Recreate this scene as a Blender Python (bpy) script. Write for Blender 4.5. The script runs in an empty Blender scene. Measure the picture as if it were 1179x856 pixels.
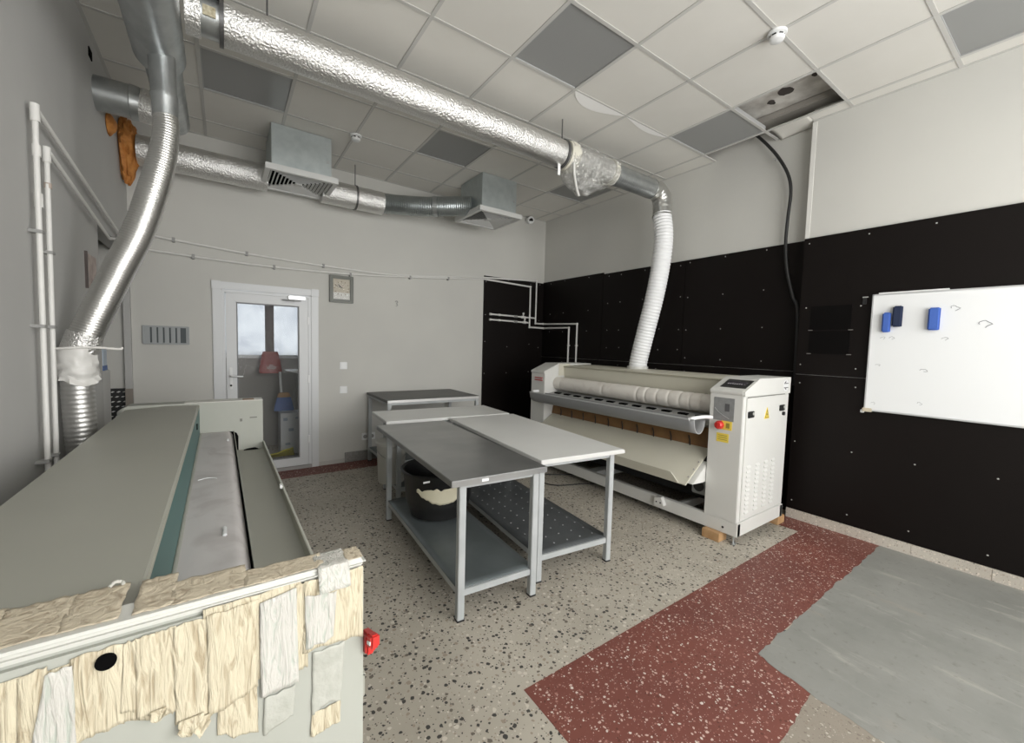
import bpy, bmesh, math, random
from mathutils import Vector, Matrix, noise
random.seed(7)
S = bpy.context.scene
COL = S.collection
PI = math.pi

# ------------------------------------------------------------------ camera, sky, light, exposure
def setup_camera():
    f, yaw, pitch, roll = 474.5, .6177, .0635, .0263
    cy, sy, cp, sp = math.cos(yaw), math.sin(yaw), math.cos(pitch), math.sin(pitch)
    F = Vector((sy*cp, cy*cp, -sp)); r = Vector((cy, -sy, 0)); u = r.cross(F)
    r2 = r*math.cos(roll) + u*math.sin(roll); u2 = -r*math.sin(roll) + u*math.cos(roll)
    cam = bpy.data.cameras.new('camera'); o = bpy.data.objects.new('camera', cam); COL.objects.link(o)
    cam.sensor_fit = 'HORIZONTAL'; cam.sensor_width = 36; cam.lens = 36*f/1179; cam.clip_start = .02
    M = Matrix((r2, u2, -F)).transposed().to_4x4(); M.translation = (0, 0, 1.50)
    o.matrix_world = M
    S.camera = o
setup_camera()
S.view_settings.view_transform = 'Standard'; S.view_settings.look = 'None'
S.view_settings.gamma = 1; S.view_settings.use_curve_mapping = False
S.view_settings.exposure = 0.12
W = bpy.data.worlds.new('sky'); S.world = W; W.use_nodes = True
bg = W.node_tree.nodes['Background']; bg.inputs[0].default_value = (1, .99, .968, 1); bg.inputs[1].default_value = 7.2
# window openings that let the daylight in (portals: they guide sampling and emit nothing)
WIN = (0.0, 3.9, .55, 3.2, -1.7)          # x0 x1 z0 z1 y of the window wall behind the viewer
def portal(loc, rot, sx, sy):
    l = bpy.data.lights.new('window_portal', 'AREA'); l.shape = 'RECTANGLE'; l.size = sx; l.size_y = sy
    l.cycles.is_portal = True
    o = bpy.data.objects.new('window_portal', l); COL.objects.link(o); o.location = loc; o.rotation_euler = rot
portal(((WIN[0]+WIN[1])/2, WIN[4]-.1, (WIN[2]+WIN[3])/2), (PI/2, 0, 0), WIN[1]-WIN[0], WIN[3]-WIN[2])

# ------------------------------------------------------------------ dimensions of the room
XL, XF, XN, YB, YF, ZC = -.68, 4.34, 4.23, 5.27, -1.7, 3.503
YS = 1.54                                   # where the right wall steps out
ZS = 3.66                                   # concrete slab above the hung ceiling

# ------------------------------------------------------------------ materials
MATS = {}
def mat(name, col=(.5, .5, .5), rough=.6, metal=0.0, spec=.5, var=None, vscale=6, bump=0, bscale=40, detail=3, trans=0, alpha=1):
    """plain principled, with optional cloudy colour variation towards `var` and noise bump"""
    if name in MATS: return MATS[name]
    m = bpy.data.materials.new(name); m.use_nodes = True; nt = m.node_tree; N = nt.nodes; L = nt.links
    b = N['Principled BSDF']; b.inputs['Base Color'].default_value = (*col, 1); b.inputs['Roughness'].default_value = rough
    b.inputs['Metallic'].default_value = metal; b.inputs['Specular IOR Level'].default_value = spec
    b.inputs['Transmission Weight'].default_value = trans; b.inputs['Alpha'].default_value = alpha
    tc = N.new('ShaderNodeTexCoord')
    if var:
        n = N.new('ShaderNodeTexNoise'); n.inputs['Scale'].default_value = vscale; n.inputs['Detail'].default_value = 5
        L.new(tc.outputs['Object'], n.inputs['Vector'])
        r = N.new('ShaderNodeValToRGB'); r.color_ramp.elements[0].position = .35; r.color_ramp.elements[1].position = .72
        r.color_ramp.elements[0].color = (*col, 1); r.color_ramp.elements[1].color = (*var, 1)
        L.new(n.outputs['Fac'], r.inputs['Fac']); L.new(r.outputs['Color'], b.inputs['Base Color'])
    if bump:
        n2 = N.new('ShaderNodeTexNoise'); n2.inputs['Scale'].default_value = bscale; n2.inputs['Detail'].default_value = detail
        L.new(tc.outputs['Object'], n2.inputs['Vector'])
        bp = N.new('ShaderNodeBump'); bp.inputs['Strength'].default_value = bump; bp.inputs['Distance'].default_value = .01
        L.new(n2.outputs['Fac'], bp.inputs['Height']); L.new(bp.outputs['Normal'], b.inputs['Normal'])
    MATS[name] = m; return m

def terrazzo(name, base, base2, chips, scale, cover):
    m = bpy.data.materials.new(name); m.use_nodes = True; nt = m.node_tree; N = nt.nodes; L = nt.links
    b = N['Principled BSDF']; b.inputs['Roughness'].default_value = .55; b.inputs['Specular IOR Level'].default_value = .35
    tc = N.new('ShaderNodeTexCoord')
    wob = N.new('ShaderNodeTexNoise'); wob.inputs['Scale'].default_value = scale*.9; wob.inputs['Detail'].default_value = 2
    L.new(tc.outputs['Object'], wob.inputs['Vector'])
    mx = N.new('ShaderNodeMix'); mx.data_type = 'VECTOR'; mx.inputs['Factor'].default_value = .012
    L.new(tc.outputs['Object'], mx.inputs['A']); L.new(wob.outputs['Color'], mx.inputs['B'])
    n = N.new('ShaderNodeTexNoise'); n.inputs['Scale'].default_value = 2.2; n.inputs['Detail'].default_value = 6
    L.new(tc.outputs['Object'], n.inputs['Vector'])
    r = N.new('ShaderNodeValToRGB'); r.color_ramp.elements[0].position = .3; r.color_ramp.elements[1].position = .7
    r.color_ramp.elements[0].color = (*base, 1); r.color_ramp.elements[1].color = (*base2, 1)
    L.new(n.outputs['Fac'], r.inputs['Fac'])
    prev = r.outputs['Color']
    for k, (sc, thr, ramp) in enumerate(((scale*1.9, cover*.8, chips), (scale, cover, chips))):
        v = N.new('ShaderNodeTexVoronoi'); v.inputs['Scale'].default_value = sc
        L.new(mx.outputs['Result'], v.inputs['Vector'])
        sep = N.new('ShaderNodeSeparateColor'); L.new(v.outputs['Color'], sep.inputs['Color'])
        cr = N.new('ShaderNodeValToRGB'); cr.color_ramp.interpolation = 'CONSTANT'
        e = cr.color_ramp.elements
        while len(e) < len(ramp): e.new(.5)
        for i, (p, c) in enumerate(ramp): e[i].position = p; e[i].color = (*c, 1)
        L.new(sep.outputs['Red'], cr.inputs['Fac'])
        # chip radius varies from chip to chip, and many cells have none
        md = N.new('ShaderNodeMath'); md.operation = 'MULTIPLY_ADD'; md.inputs[1].default_value = .8; md.inputs[2].default_value = thr-.8
        L.new(sep.outputs['Green'], md.inputs[0])
        lt = N.new('ShaderNodeMath'); lt.operation = 'LESS_THAN'
        L.new(v.outputs['Distance'], lt.inputs[0]); L.new(md.outputs[0], lt.inputs[1])
        mc = N.new('ShaderNodeMix'); mc.data_type = 'RGBA'
        L.new(lt.outputs[0], mc.inputs['Factor']); L.new(prev, mc.inputs['A']); L.new(cr.outputs['Color'], mc.inputs['B'])
        prev = mc.outputs['Result']
    L.new(prev, b.inputs['Base Color'])
    MATS[name] = m; return m

def wrinkled(name, col, col2, rough=.6, strength=.6, sx=60, sz=9, metal=0, spec=.4):
    """creased sheet: stretched noise drives bump and a little colour"""
    m = bpy.data.materials.new(name); m.use_nodes = True; nt = m.node_tree; N = nt.nodes; L = nt.links
    b = N['Principled BSDF']; b.inputs['Roughness'].default_value = rough; b.inputs['Metallic'].default_value = metal
    b.inputs['Specular IOR Level'].default_value = spec
    tc = N.new('ShaderNodeTexCoord'); mp = N.new('ShaderNodeMapping'); mp.inputs['Scale'].default_value = (sx, sx, sz)
    L.new(tc.outputs['Object'], mp.inputs['Vector'])
    n = N.new('ShaderNodeTexNoise'); n.inputs['Scale'].default_value = 1; n.inputs['Detail'].default_value = 5; n.inputs['Distortion'].default_value = 1.5
    L.new(mp.outputs['Vector'], n.inputs['Vector'])
    r = N.new('ShaderNodeValToRGB'); r.color_ramp.elements[0].position = .32; r.color_ramp.elements[1].position = .5
    r.color_ramp.elements[0].color = (*col2, 1); r.color_ramp.elements[1].color = (*col, 1)
    L.new(n.outputs['Fac'], r.inputs['Fac']); L.new(r.outputs['Color'], b.inputs['Base Color'])
    bp = N.new('ShaderNodeBump'); bp.inputs['Strength'].default_value = strength; bp.inputs['Distance'].default_value = .006
    L.new(n.outputs['Fac'], bp.inputs['Height']); L.new(bp.outputs['Normal'], b.inputs['Normal'])
    MATS[name] = m; return m

def seethrough(name, col, opacity, rough=.15, bump=0, metal=0):
    m = bpy.data.materials.new(name); m.use_nodes = True; nt = m.node_tree; N = nt.nodes; L = nt.links
    b = N['Principled BSDF']; b.inputs['Base Color'].default_value = (*col, 1); b.inputs['Roughness'].default_value = rough
    if bump:
        tc = N.new('ShaderNodeTexCoord'); n = N.new('ShaderNodeTexNoise'); n.inputs['Scale'].default_value = 22; n.inputs['Detail'].default_value = 6; n.inputs['Distortion'].default_value = 2
        L.new(tc.outputs['Object'], n.inputs['Vector'])
        bp = N.new('ShaderNodeBump'); bp.inputs['Strength'].default_value = bump; bp.inputs['Distance'].default_value = .03
        L.new(n.outputs['Fac'], bp.inputs['Height']); L.new(bp.outputs['Normal'], b.inputs['Normal'])
    b.inputs['Metallic'].default_value = metal
    t = N.new('ShaderNodeBsdfTransparent'); mx = N.new('ShaderNodeMixShader'); mx.inputs[0].default_value = opacity
    L.new(t.outputs[0], mx.inputs[1]); L.new(b.outputs[0], mx.inputs[2]); L.new(mx.outputs[0], N['Material Output'].inputs[0])
    MATS[name] = m; return m

wall_m = mat('wall_paint', (.60, .595, .56), .75, var=(.565, .56, .53), vscale=1.3, bump=.06, bscale=120)
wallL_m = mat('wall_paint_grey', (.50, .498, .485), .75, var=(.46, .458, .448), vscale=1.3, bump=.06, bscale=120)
tile_m = mat('ceiling_tile', (.74, .725, .68), .85, var=(.71, .695, .65), vscale=3, bump=.12, bscale=260)
tile2_m = mat('lit_sliver_white', (.95, .945, .93), .8, bump=.1, bscale=260)  # extra white: brightness of the lit gaps at slipped tiles, put into the colour
grid_m = mat('grid_steel', (.56, .555, .53), .5)
lamp_m = mat('lamp_diffuser', (.30, .305, .30), .35, bump=.03, bscale=300)
slab_m = mat('slab_plaster', (.72, .70, .66), .9, var=(.40, .375, .34), vscale=7, bump=.5, bscale=18)
black_m = mat('black_board', (.0062, .0045, .004), .5, spec=.16, bump=.05, bscale=220)
screw_m = mat('screw_zinc', (.42, .42, .4), .4)
white_m = mat('white_plastic', (.78, .79, .79), .4)
pvc_m = mat('pipe_white', (.74, .735, .71), .45)
clip_m = mat('clip_grey', (.33, .33, .32), .6)
sk_m = terrazzo('granite_skirting', (.47, .43, .37), (.55, .51, .45), ((0, (.16, .14, .12)), (.35, (.66, .6, .52)), (.7, (.4, .34, .28))), 75, .5)
floor_m = terrazzo('floor_terrazzo', (.46, .425, .36), (.37, .34, .285), ((0, (.05, .048, .045)), (.38, (.14, .12, .10)), (.58, (.56, .52, .45)), (.85, (.3, .25, .2))), 50, .55)
red_m = terrazzo('floor_red_terrazzo', (.19, .066, .05), (.145, .05, .04), ((0, (.55, .40, .35)), (.3, (.34, .17, .14)), (.6, (.12, .04, .03)), (.8, (.62, .55, .5))), 72, .50)
def cement():
    m = bpy.data.materials.new('floor_cement'); m.use_nodes = True; nt = m.node_tree; N = nt.nodes; L = nt.links
    b = N['Principled BSDF']; b.inputs['Roughness'].default_value = .6; b.inputs['Specular IOR Level'].default_value = .3
    tc = N.new('ShaderNodeTexCoord')
    def layer(scale, stretch, p0, p1, detail=8, rough=.62):
        mp = N.new('ShaderNodeMapping'); mp.inputs['Scale'].default_value = stretch; L.new(tc.outputs['Object'], mp.inputs['Vector'])
        n = N.new('ShaderNodeTexNoise'); n.inputs['Scale'].default_value = scale; n.inputs['Detail'].default_value = detail; n.inputs['Roughness'].default_value = rough
        L.new(mp.outputs['Vector'], n.inputs['Vector'])
        r = N.new('ShaderNodeMapRange'); r.inputs['From Min'].default_value = p0; r.inputs['From Max'].default_value = p1; L.new(n.outputs['Fac'], r.inputs['Value'])
        return r.outputs['Result'], n
    def mix(f, a, c):
        x = N.new('ShaderNodeMix'); x.data_type = 'RGBA'; L.new(f, x.inputs['Factor'])
        if isinstance(a, tuple): x.inputs['A'].default_value = (*a, 1)
        else: L.new(a, x.inputs['A'])
        x.inputs['B'].default_value = (*c, 1); return x.outputs['Result']
    f1, n1 = layer(2.5, (1, 1, 1), .35, .65)
    f2, n2 = layer(3.2, (3.0, .8, 1), .57, .70)         # pale trowel streaks
    f3, n3_ = layer(1.7, (2.2, .7, 1), .60, .74)        # tan wear
    f4, n4 = layer(26, (1, 1, 1), .58, .72)             # grit
    c = mix(f1, (.215, .218, .20), (.265, .265, .245)); c = mix(f2, c, (.335, .325, .295)); c = mix(f3, c, (.33, .285, .235)); c = mix(f4, c, (.19, .185, .17))
    L.new(c, b.inputs['Base Color'])
    bp = N.new('ShaderNodeBump'); bp.inputs['Strength'].default_value = .5; bp.inputs['Distance'].default_value = .01
    L.new(n2.outputs['Fac'], bp.inputs['Height']); L.new(bp.outputs['Normal'], b.inputs['Normal'])
    return m
cement_m = cement()
dirt_m = terrazzo('floor_worn_terrazzo', (.29, .255, .21), (.235, .21, .175), ((0, (.2, .17, .14)), (.5, (.46, .42, .36)), (.8, (.25, .21, .17))), 80, .5)
foil_m = mat('foil', (.80, .795, .78), .33, 1.0, bump=1.0, bscale=75, detail=8)
steel_m = mat('galvanised', (.50, .52, .52), .36, .85, var=(.38, .40, .405), vscale=9, bump=.05, bscale=60)
boxsteel_m = mat('galvanised_sheet', (.50, .545, .545), .42, .55, var=(.43, .475, .48), vscale=14, bump=.03)
flex_m = mat('flex_aluminium', (.66, .655, .635), .31, 1.0, bump=.10, bscale=60)
flex2_m = mat('flex_aluminium_dull', (.58, .575, .56), .42, .9, bump=.15, bscale=60)
wflex_m = mat('white_flex', (.84, .85, .86), .5)
grille_m = mat('grille_white', (.62, .625, .61), .45)
dark_m = mat('dark_void', (.003, .003, .003), .95, spec=.05)
foam_m = mat('pu_foam', (.58, .25, .06), .7, var=(.42, .15, .03), vscale=20, bump=.8, bscale=40)
green_m = mat('machine_greygreen', (.33, .33, .285), .45, var=(.345, .345, .30), vscale=3)
greenl_m = mat('machine_pale_green', (.41, .42, .38), .5, var=(.38, .39, .345), vscale=4)
teal_m = mat('machine_teal', (.085, .175, .165), .5)
apron_m = wrinkled('apron_cloth', (.60, .575, .57), (.51, .48, .475), .9, .12, 4, 30)
tape_m = wrinkled('masking_tape', (.62, .56, .42), (.42, .35, .24), .75, 1.0, 95, 13)
tapew_m = wrinkled('white_tape', (.58, .565, .525), (.46, .49, .435), .7, .9, 100, 15)
tapet_m = wrinkled('tape_top', (.58, .51, .39), (.40, .33, .24), .75, 1.0, 45, 45)
mach_m = mat('machine_white', (.66, .66, .635), .4, var=(.64, .64, .61), vscale=4)
cream_m = mat('machine_cream', (.60, .58, .49), .45, var=(.57, .55, .46), vscale=3)
padcloth_m = wrinkled('roller_cloth', (.72, .69, .64), (.66, .62, .57), .9, .15, 6, 6)
guard_m = seethrough('guard_plastic', (.30, .305, .31), .8, .28)
brown_m = mat('brown_strip', (.22, .12, .045), .6, var=(.18, .09, .035), vscale=12)
wood_m = mat('block_wood', (.48, .30, .15), .7, var=(.38, .22, .1), vscale=18)
blackp_m = mat('black_plastic', (.02, .02, .02), .4)
redp_m = mat('red_plastic', (.55, .03, .025), .4)
yellow_m = mat('yellow_label', (.80, .62, .10), .5)
greyl_m = mat('grey_plate', (.22, .225, .225), .45, var=(.27, .275, .275), vscale=25)
stain_m = mat('stainless_top', (.40, .405, .40), .33, .8, var=(.31, .315, .315), vscale=3.2, bump=.02, bscale=20)
lam_m = mat('white_laminate', (.74, .745, .73), .42, var=(.71, .715, .70), vscale=3)
leg_m = mat('leg_grey', (.43, .45, .455), .42, var=(.37, .39, .395), vscale=9)
shelf_m = mat('shelf_steel', (.17, .195, .20), .4, .35, var=(.125, .145, .15), vscale=4, bump=.15, bscale=5)
shelfd_m = mat('shelf_dark', (.115, .125, .13), .45, .3, var=(.08, .088, .092), vscale=4)
tub_m = mat('tub_black', (.008, .008, .008), .4, var=(.02, .02, .02), vscale=7)
paper_m = mat('torn_paper', (.66, .62, .47), .8)
bucket_m = mat('bucket_white', (.50, .495, .46), .5)
board_m = mat('whiteboard_enamel', (.80, .815, .82), .22)
alu_m = mat('aluminium_trim', (.66, .67, .68), .35, .6)
blue_m = mat('eraser_blue', (.055, .13, .46), .8, bump=.2, bscale=200)
navy_m = mat('eraser_navy', (.012, .022, .06), .8, bump=.2, bscale=200)
mark_m = mat('marker_smudge', (.22, .23, .24), .7)
cable_m = mat('cable_black', (.013, .013, .013), .5)
upvc_m = mat('upvc_white', (.66, .675, .685), .35)
glass_m = seethrough('door_glass', (.3, .31, .31), .06, .03)
film_m = seethrough('plastic_film', (.80, .80, .78), .50, .16, bump=1.0, metal=.75)
bag_m = seethrough('white_bag_film', (.80, .79, .76), .82, .35)
clockf_m = mat('clock_frame', (.075, .082, .062), .35)
clockd_m = mat('clock_dial', (.52, .47, .37), .4, var=(.46, .41, .32), vscale=30)
rdbag_m = mat('bag_red', (.33, .045, .04), .5)
greyw_m = mat('vestibule_wall', (.34, .33, .31), .8)
bluep_m = mat('blue_print', (.07, .14, .36), .5)
card_m = mat('carton_white', (.62, .64, .66), .6)
yel2_m = mat('yellow_cloth', (.62, .56, .08), .7)
skin_m = mat('brush_ochre', (.45, .28, .14), .7)
def frosted():
    m = bpy.data.materials.new('frosted_pane'); m.use_nodes = True; nt = m.node_tree; N = nt.nodes; L = nt.links
    N.remove(N['Principled BSDF'])
    t = N.new('ShaderNodeBsdfTranslucent')
    tc = N.new('ShaderNodeTexCoord'); n = N.new('ShaderNodeTexNoise'); n.inputs['Scale'].default_value = 5; n.inputs['Detail'].default_value = 6
    L.new(tc.outputs['Object'], n.inputs['Vector'])
    r = N.new('ShaderNodeValToRGB'); r.color_ramp.elements[0].position = .3; r.color_ramp.elements[1].position = .6
    r.color_ramp.elements[0].color = (.265, .28, .30, 1); r.color_ramp.elements[1].color = (.32, .335, .35, 1)
    L.new(n.outputs['Fac'], r.inputs['Fac']); L.new(r.outputs['Color'], t.inputs['Color'])
    L.new(t.outputs[0], N['Material Output'].inputs[0]); return m
frost_m = frosted()

# ------------------------------------------------------------------ mesh helpers
class MB:
    def __init__(s): s.v = []; s.f = []
    def add(s, vs, fs):
        o = len(s.v); s.v += [tuple(p) for p in vs]; s.f += [tuple(i+o for i in f) for f in fs]; return s
    def box(s, x0, x1, y0, y1, z0, z1):
        return s.add([(x0,y0,z0),(x1,y0,z0),(x1,y1,z0),(x0,y1,z0),(x0,y0,z1),(x1,y0,z1),(x1,y1,z1),(x0,y1,z1)],
                     [(3,2,1,0),(4,5,6,7),(0,1,5,4),(1,2,6,5),(2,3,7,6),(3,0,4,7)])
    def prism(s, poly, axis, a0, a1):
        """extrude a polygon given in the two other axes (cyclic order) along `axis`"""
        n = len(poly)
        def P(p, a): return {'x': (a, p[0], p[1]), 'y': (p[0], a, p[1]), 'z': (p[0], p[1], a)}[axis]
        vs = [P(p, a0) for p in poly] + [P(p, a1) for p in poly]
        fs = [tuple(range(n))[::-1], tuple(range(n, 2*n))] + [(i, (i+1) % n, n+(i+1) % n, n+i) for i in range(n)]
        return s.add(vs, fs)
    def tube(s, pts, r, n=12, cap=True, closed=False):
        pts = [Vector(p) for p in pts]; m = len(pts)
        rs = r if isinstance(r, (list, tuple)) else [r]*m
        t0 = (pts[1]-pts[0]).normalized()
        ref = Vector((0, 0, 1)) if abs(t0.z) < .9 else Vector((1, 0, 0))
        nrm = t0.cross(ref).normalized(); vs = []; fs = []
        for i, p in enumerate(pts):
            t = (pts[min(i+1, m-1)] - pts[max(i-1, 0)]).normalized()
            nrm = (nrm - t*nrm.dot(t)).normalized(); b = t.cross(nrm)
            for k in range(n):
                a = 2*PI*k/n
                rr = rs[i](a) if callable(rs[i]) else rs[i]
                vs.append(p + (nrm*math.cos(a) + b*math.sin(a))*rr)
        for i in range(m-1):
            for k in range(n):
                fs.append((i*n+k, i*n+(k+1) % n, (i+1)*n+(k+1) % n, (i+1)*n+k))
        if cap: fs += [tuple(range(n))[::-1], tuple(range((m-1)*n, m*n))]
        return s.add(vs, fs)
    def lathe(s, prof, c=(0, 0, 0), n=32, cap=True):
        vs = []; fs = []
        for (r, z) in prof:
            for k in range(n): a = 2*PI*k/n; vs.append((c[0]+r*math.cos(a), c[1]+r*math.sin(a), c[2]+z))
        m = len(prof)
        for i in range(m-1):
            for k in range(n): fs.append((i*n+k, i*n+(k+1) % n, (i+1)*n+(k+1) % n, (i+1)*n+k))
        if cap: fs += [tuple(range(n))[::-1], tuple(range((m-1)*n, m*n))]
        return s.add(vs, fs)
    def grid(s, fn, nu, nv):
        vs = [fn(i/nu, j/nv) for j in range(nv+1) for i in range(nu+1)]
        fs = [(j*(nu+1)+i, j*(nu+1)+i+1, (j+1)*(nu+1)+i+1, (j+1)*(nu+1)+i) for j in range(nv) for i in range(nu)]
        return s.add(vs, fs)
    def build(s, name, m, parent=None, bevel=0, smooth=True, solid=0, seg=2):
        me = bpy.data.meshes.new(name); me.from_pydata(s.v, [], s.f)
        bm = bmesh.new(); bm.from_mesh(me)
        bmesh.ops.recalc_face_normals(bm, faces=bm.faces)
        if bevel: bmesh.ops.bevel(bm, geom=[e for e in bm.edges if e.calc_face_angle(0) > .5], offset=bevel, segments=seg, affect='EDGES', clamp_overlap=True)
        bm.to_mesh(me); bm.free()
        if smooth:
            me.shade_smooth(); me.set_sharp_from_angle(angle=math.radians(38))
        me.materials.append(m)
        o = bpy.data.objects.new(name, me); COL.objects.link(o)
        if parent: o.parent = parent; o.matrix_parent_inverse = parent_inv(parent)
        if solid:
            md = o.modifiers.new('thickness', 'SOLIDIFY'); md.thickness = solid; md.offset = 0
        return o
def parent_inv(p):
    M = p.matrix_basis.copy()
    q = p
    while q.parent:
        M = q.parent.matrix_basis @ q.matrix_parent_inverse @ M; q = q.parent
    return M.inverted()
def box(name, m, b, parent=None, bevel=.002): return MB().box(*b).build(name, m, parent, bevel)
def tag(o, label, cat, group=None, kind=None):
    o['label'] = label; o['category'] = cat
    if group: o['group'] = group
    if kind: o['kind'] = kind
    return o
def struct(o, label=None):
    o['kind'] = 'structure'
    if label: o['label'] = label
    return o
def thing(name, loc, label, cat, group=None, rz=0):
    o = bpy.data.objects.new(name, None); COL.objects.link(o); o.location = loc; o.rotation_euler = (0, 0, rz)
    o.empty_display_size = .1
    return tag(o, label, cat, group)
def smooth_path(P, k=8):
    P = [Vector(p) for p in P]; Q = [P[0]+(P[0]-P[1])] + P + [P[-1]+(P[-1]-P[-2])]; out = []
    for i in range(1, len(Q)-2):
        a, b, c, d = Q[i-1:i+3]
        for j in range(k):
            t = j/k
            out.append(.5*((2*b)+(c-a)*t+(2*a-5*b+4*c-d)*t*t+(3*b-a-3*c+d)*t**3))
    out.append(P[-1]); return out
def resample(P, step):
    out = [P[0].copy()]; acc = 0
    for a, b in zip(P, P[1:]):
        d = (b-a).length; t = step-acc
        while t <= d:
            out.append(a.lerp(b, t/d)); t += step
        acc = (acc+d) % step
    out.append(P[-1].copy()); return out
def corrugated(path, r, pitch, amp, n=28, step=None, squash=None):
    P = resample(path, step or pitch/4)
    rs = [r*(1+amp*math.cos(2*PI*i*(step or pitch/4)/pitch)) for i in range(len(P))]
    return P, rs
def n3(p, s): return noise.noise(Vector(p)*s)

# ------------------------------------------------------------------ the room: floor
fl = struct(MB().box(-2.0, XF+.2, YF-.2, 7.0, -.1, 0).build('floor', floor_m, None, 0, False), 'speckled beige terrazzo floor')
def ragged(pts, amp, step=.03):
    """polyline with small random jogs (edges of worn floor patches)"""
    out = []
    for (a, b) in zip(pts, pts[1:]+pts[:1]):
        a = Vector((*a[:2], 0)); b = Vector((*b[:2], 0)); n = max(1, int((b-a).length/step))
        for i in range(n):
            q = a.lerp(b, i/n)
            if i: q += Vector((n3((q.x, q.y, 1), 9), n3((q.x, q.y, 5), 9), 0))*amp + Vector((random.uniform(-1, 1), random.uniform(-1, 1), 0))*amp*.35
            out.append((q.x, q.y))
    return out
MB().prism([(1.05,.60),(2.3,.60),(2.3,.87),(XN,.87),(XN,1.62),(3.95,1.62),(3.95,1.34),(1.06,1.34)], 'z', -.02, .0012).build('red_band', red_m, fl, smooth=False)
MB().prism([(-.5, 4.95), (4.2, 4.93), (4.2, 5.26), (-.5, 5.26)], 'z', -.02, .0012).build('red_band', red_m, fl, smooth=False)
MB().prism([(3.98,1.62),(4.3,1.62),(4.3,4.93),(3.98,4.93)], 'z', -.02, .0012).build('red_band', red_m, fl, smooth=False)
MB().prism(ragged([(2.12,.62),(1.70,.60),(1.5,-1.6),(2.6,-1.6)], .012), 'z', -.02, .0018).build('worn_patch', dirt_m, fl, smooth=False)
cp_ = MB().prism(ragged([(XN-.01,.875),(2.16,.865),(2.10,.62),(2.08,.36),(2.5,-1.6),(XN-.01,-1.6)], .014), 'z', -.02, .0028).build('cement_patch', cement_m, fl, smooth=False)
# ------------------------------------------------------------------ walls
def wall(name, boxes, m):
    b = MB()
    for x in boxes: b.box(*x)
    return struct(b.build(name, m, None, 0, False))
wr = wall('wall_right', [(XF, XF+.2, YS, YB+.2, 0, ZS), (XN, XF+.2, YF-.2, YS, 0, ZS)], wall_m)
DX0, DX1, DZ = 0.03, .86, 2.02      # door opening in the back wall
wb = wall('wall_back', [(-2.0, DX0, YB, YB+.14, 0, ZS), (DX1, XF, YB, YB+.14, 0, ZS), (DX0, DX1, YB, YB+.14, DZ, ZS)], wall_m)
OY0, OY1, OZ = 4.06, YB, 2.27     # opening in the left wall
wl = wall('wall_left', [(XL-.11, XL, YF-.2, OY0, 0, ZS), (XL-.045, XL+.005, YB-.05, YB, 0, OZ), (XL-.11, XL, OY0, OY1, OZ, ZS)], wallL_m)
x0, x1, z0, z1, y = WIN
wf = wall('wall_front', [(XL-.11, x0, YF-.2, YF, 0, ZS), (x1, XN, YF-.2, YF, 0, ZS), (x0, x1, YF-.2, YF, 0, z0), (x0, x1, YF-.2, YF, z1, ZS)], wall_m)
wn = MB()
for a, b in ((x0, x0+.06), (x1-.06, x1), ((x0*2+x1)/3-.035, (x0*2+x1)/3+.035), ((x0+2*x1)/3-.035, (x0+2*x1)/3+.035)): wn.box(a, b, YF-.16, YF-.09, z0, z1)
wn.box(x0, x1, YF-.16, YF-.09, z0, z0+.06).box(x0, x1, YF-.16, YF-.09, z1-.06, z1)
struct(wn.build('window_1', upvc_m))
# side room behind the left opening, vestibule behind the door
wall('wall_side_room', [(-2.0, -1.9, 3.0, YB, 0, ZS), (-1.9, XL-.11, 3.0, 3.1, 0, ZS)], wallL_m)
VY = 6.62
wall('wall_vestibule', [(-.5, -.4, YB+.14, VY, 0, 2.8), (1.5, 1.6, YB+.14, VY, 0, 2.8), (-.5, 1.6, YB+.14, VY, 2.7, 2.8),
                        (-.5, 1.6, VY, VY+.1, 0, 1.27), (-.5, -.2, VY, VY+.1, 1.27, 2.7), (1.35, 1.6, VY, VY+.1, 1.27, 2.7), (-.2, 1.35, VY, VY+.1, 2.5, 2.7)], greyw_m)
w2 = struct(MB().box(-.2, 1.35, VY+.04, VY+.05, 1.27, 2.5).build('window_2', frost_m, None, 0, False), 'bright frosted pane seen through the glazed door')
MB().box(-.22, 1.37, VY-.03, VY+.03, 1.235, 1.275).build('window_sill', upvc_m, w2, .004)
portal((.575, VY+.15, 1.885), (-PI/2, 0, 0), 1.55, 1.23)
# white bead on the outer corner of the right wall
struct(box('trim_1', mat('bead_white', (.72, .715, .68), .5), (XN-.004, XN+.03, YS-.03, YS+.004, 2.5, ZC-.01), None, .001), 'pale corner bead above the black boards')

# ------------------------------------------------------------------ black boards with screws
scr = MB().lathe([(.0058, 0), (.005, .0025), (.002, .0035)], n=8).build('screw', screw_m)
scr_me = scr.data; bpy.data.objects.remove(scr)
def screw(p, axis, parent):
    o = bpy.data.objects.new('screw', scr_me); COL.objects.link(o); o.parent = parent
    o.matrix_basis = Matrix.Translation(p) @ (Matrix.Rotation(-PI/2, 4, 'Y') if axis == 'x' else Matrix.Rotation(PI/2, 4, 'X'))
    o.matrix_parent_inverse = parent_inv(parent)
T = .018
def panel_right(xw, y0, y1, z0, z1, ys, zs):
    p = MB().box(xw-T, xw-.0005, y0, y1, z0, z1).build('board', black_m, wr, .0015)
    for yy in ys:
        for zz in zs: screw((xw-T, yy+random.uniform(-.012, .012), zz+random.uniform(-.01, .01)), 'x', p)
    return p
NY = [(.305-.4*k) for k in range(4)]
panel_right(XN, .10, YS, 1.312, 2.50, (1.50, 1.105, .715, .315), (2.455, 1.90, 1.39))
panel_right(XN, .10, YS, .09, 1.308, (1.50, 1.105, .715, .315), (1.24, .70, .175))
panel_right(XN, YF, .096, 1.312, 2.50, (-.1, -.5, -.9), (2.455, 1.9, 1.39))
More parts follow.
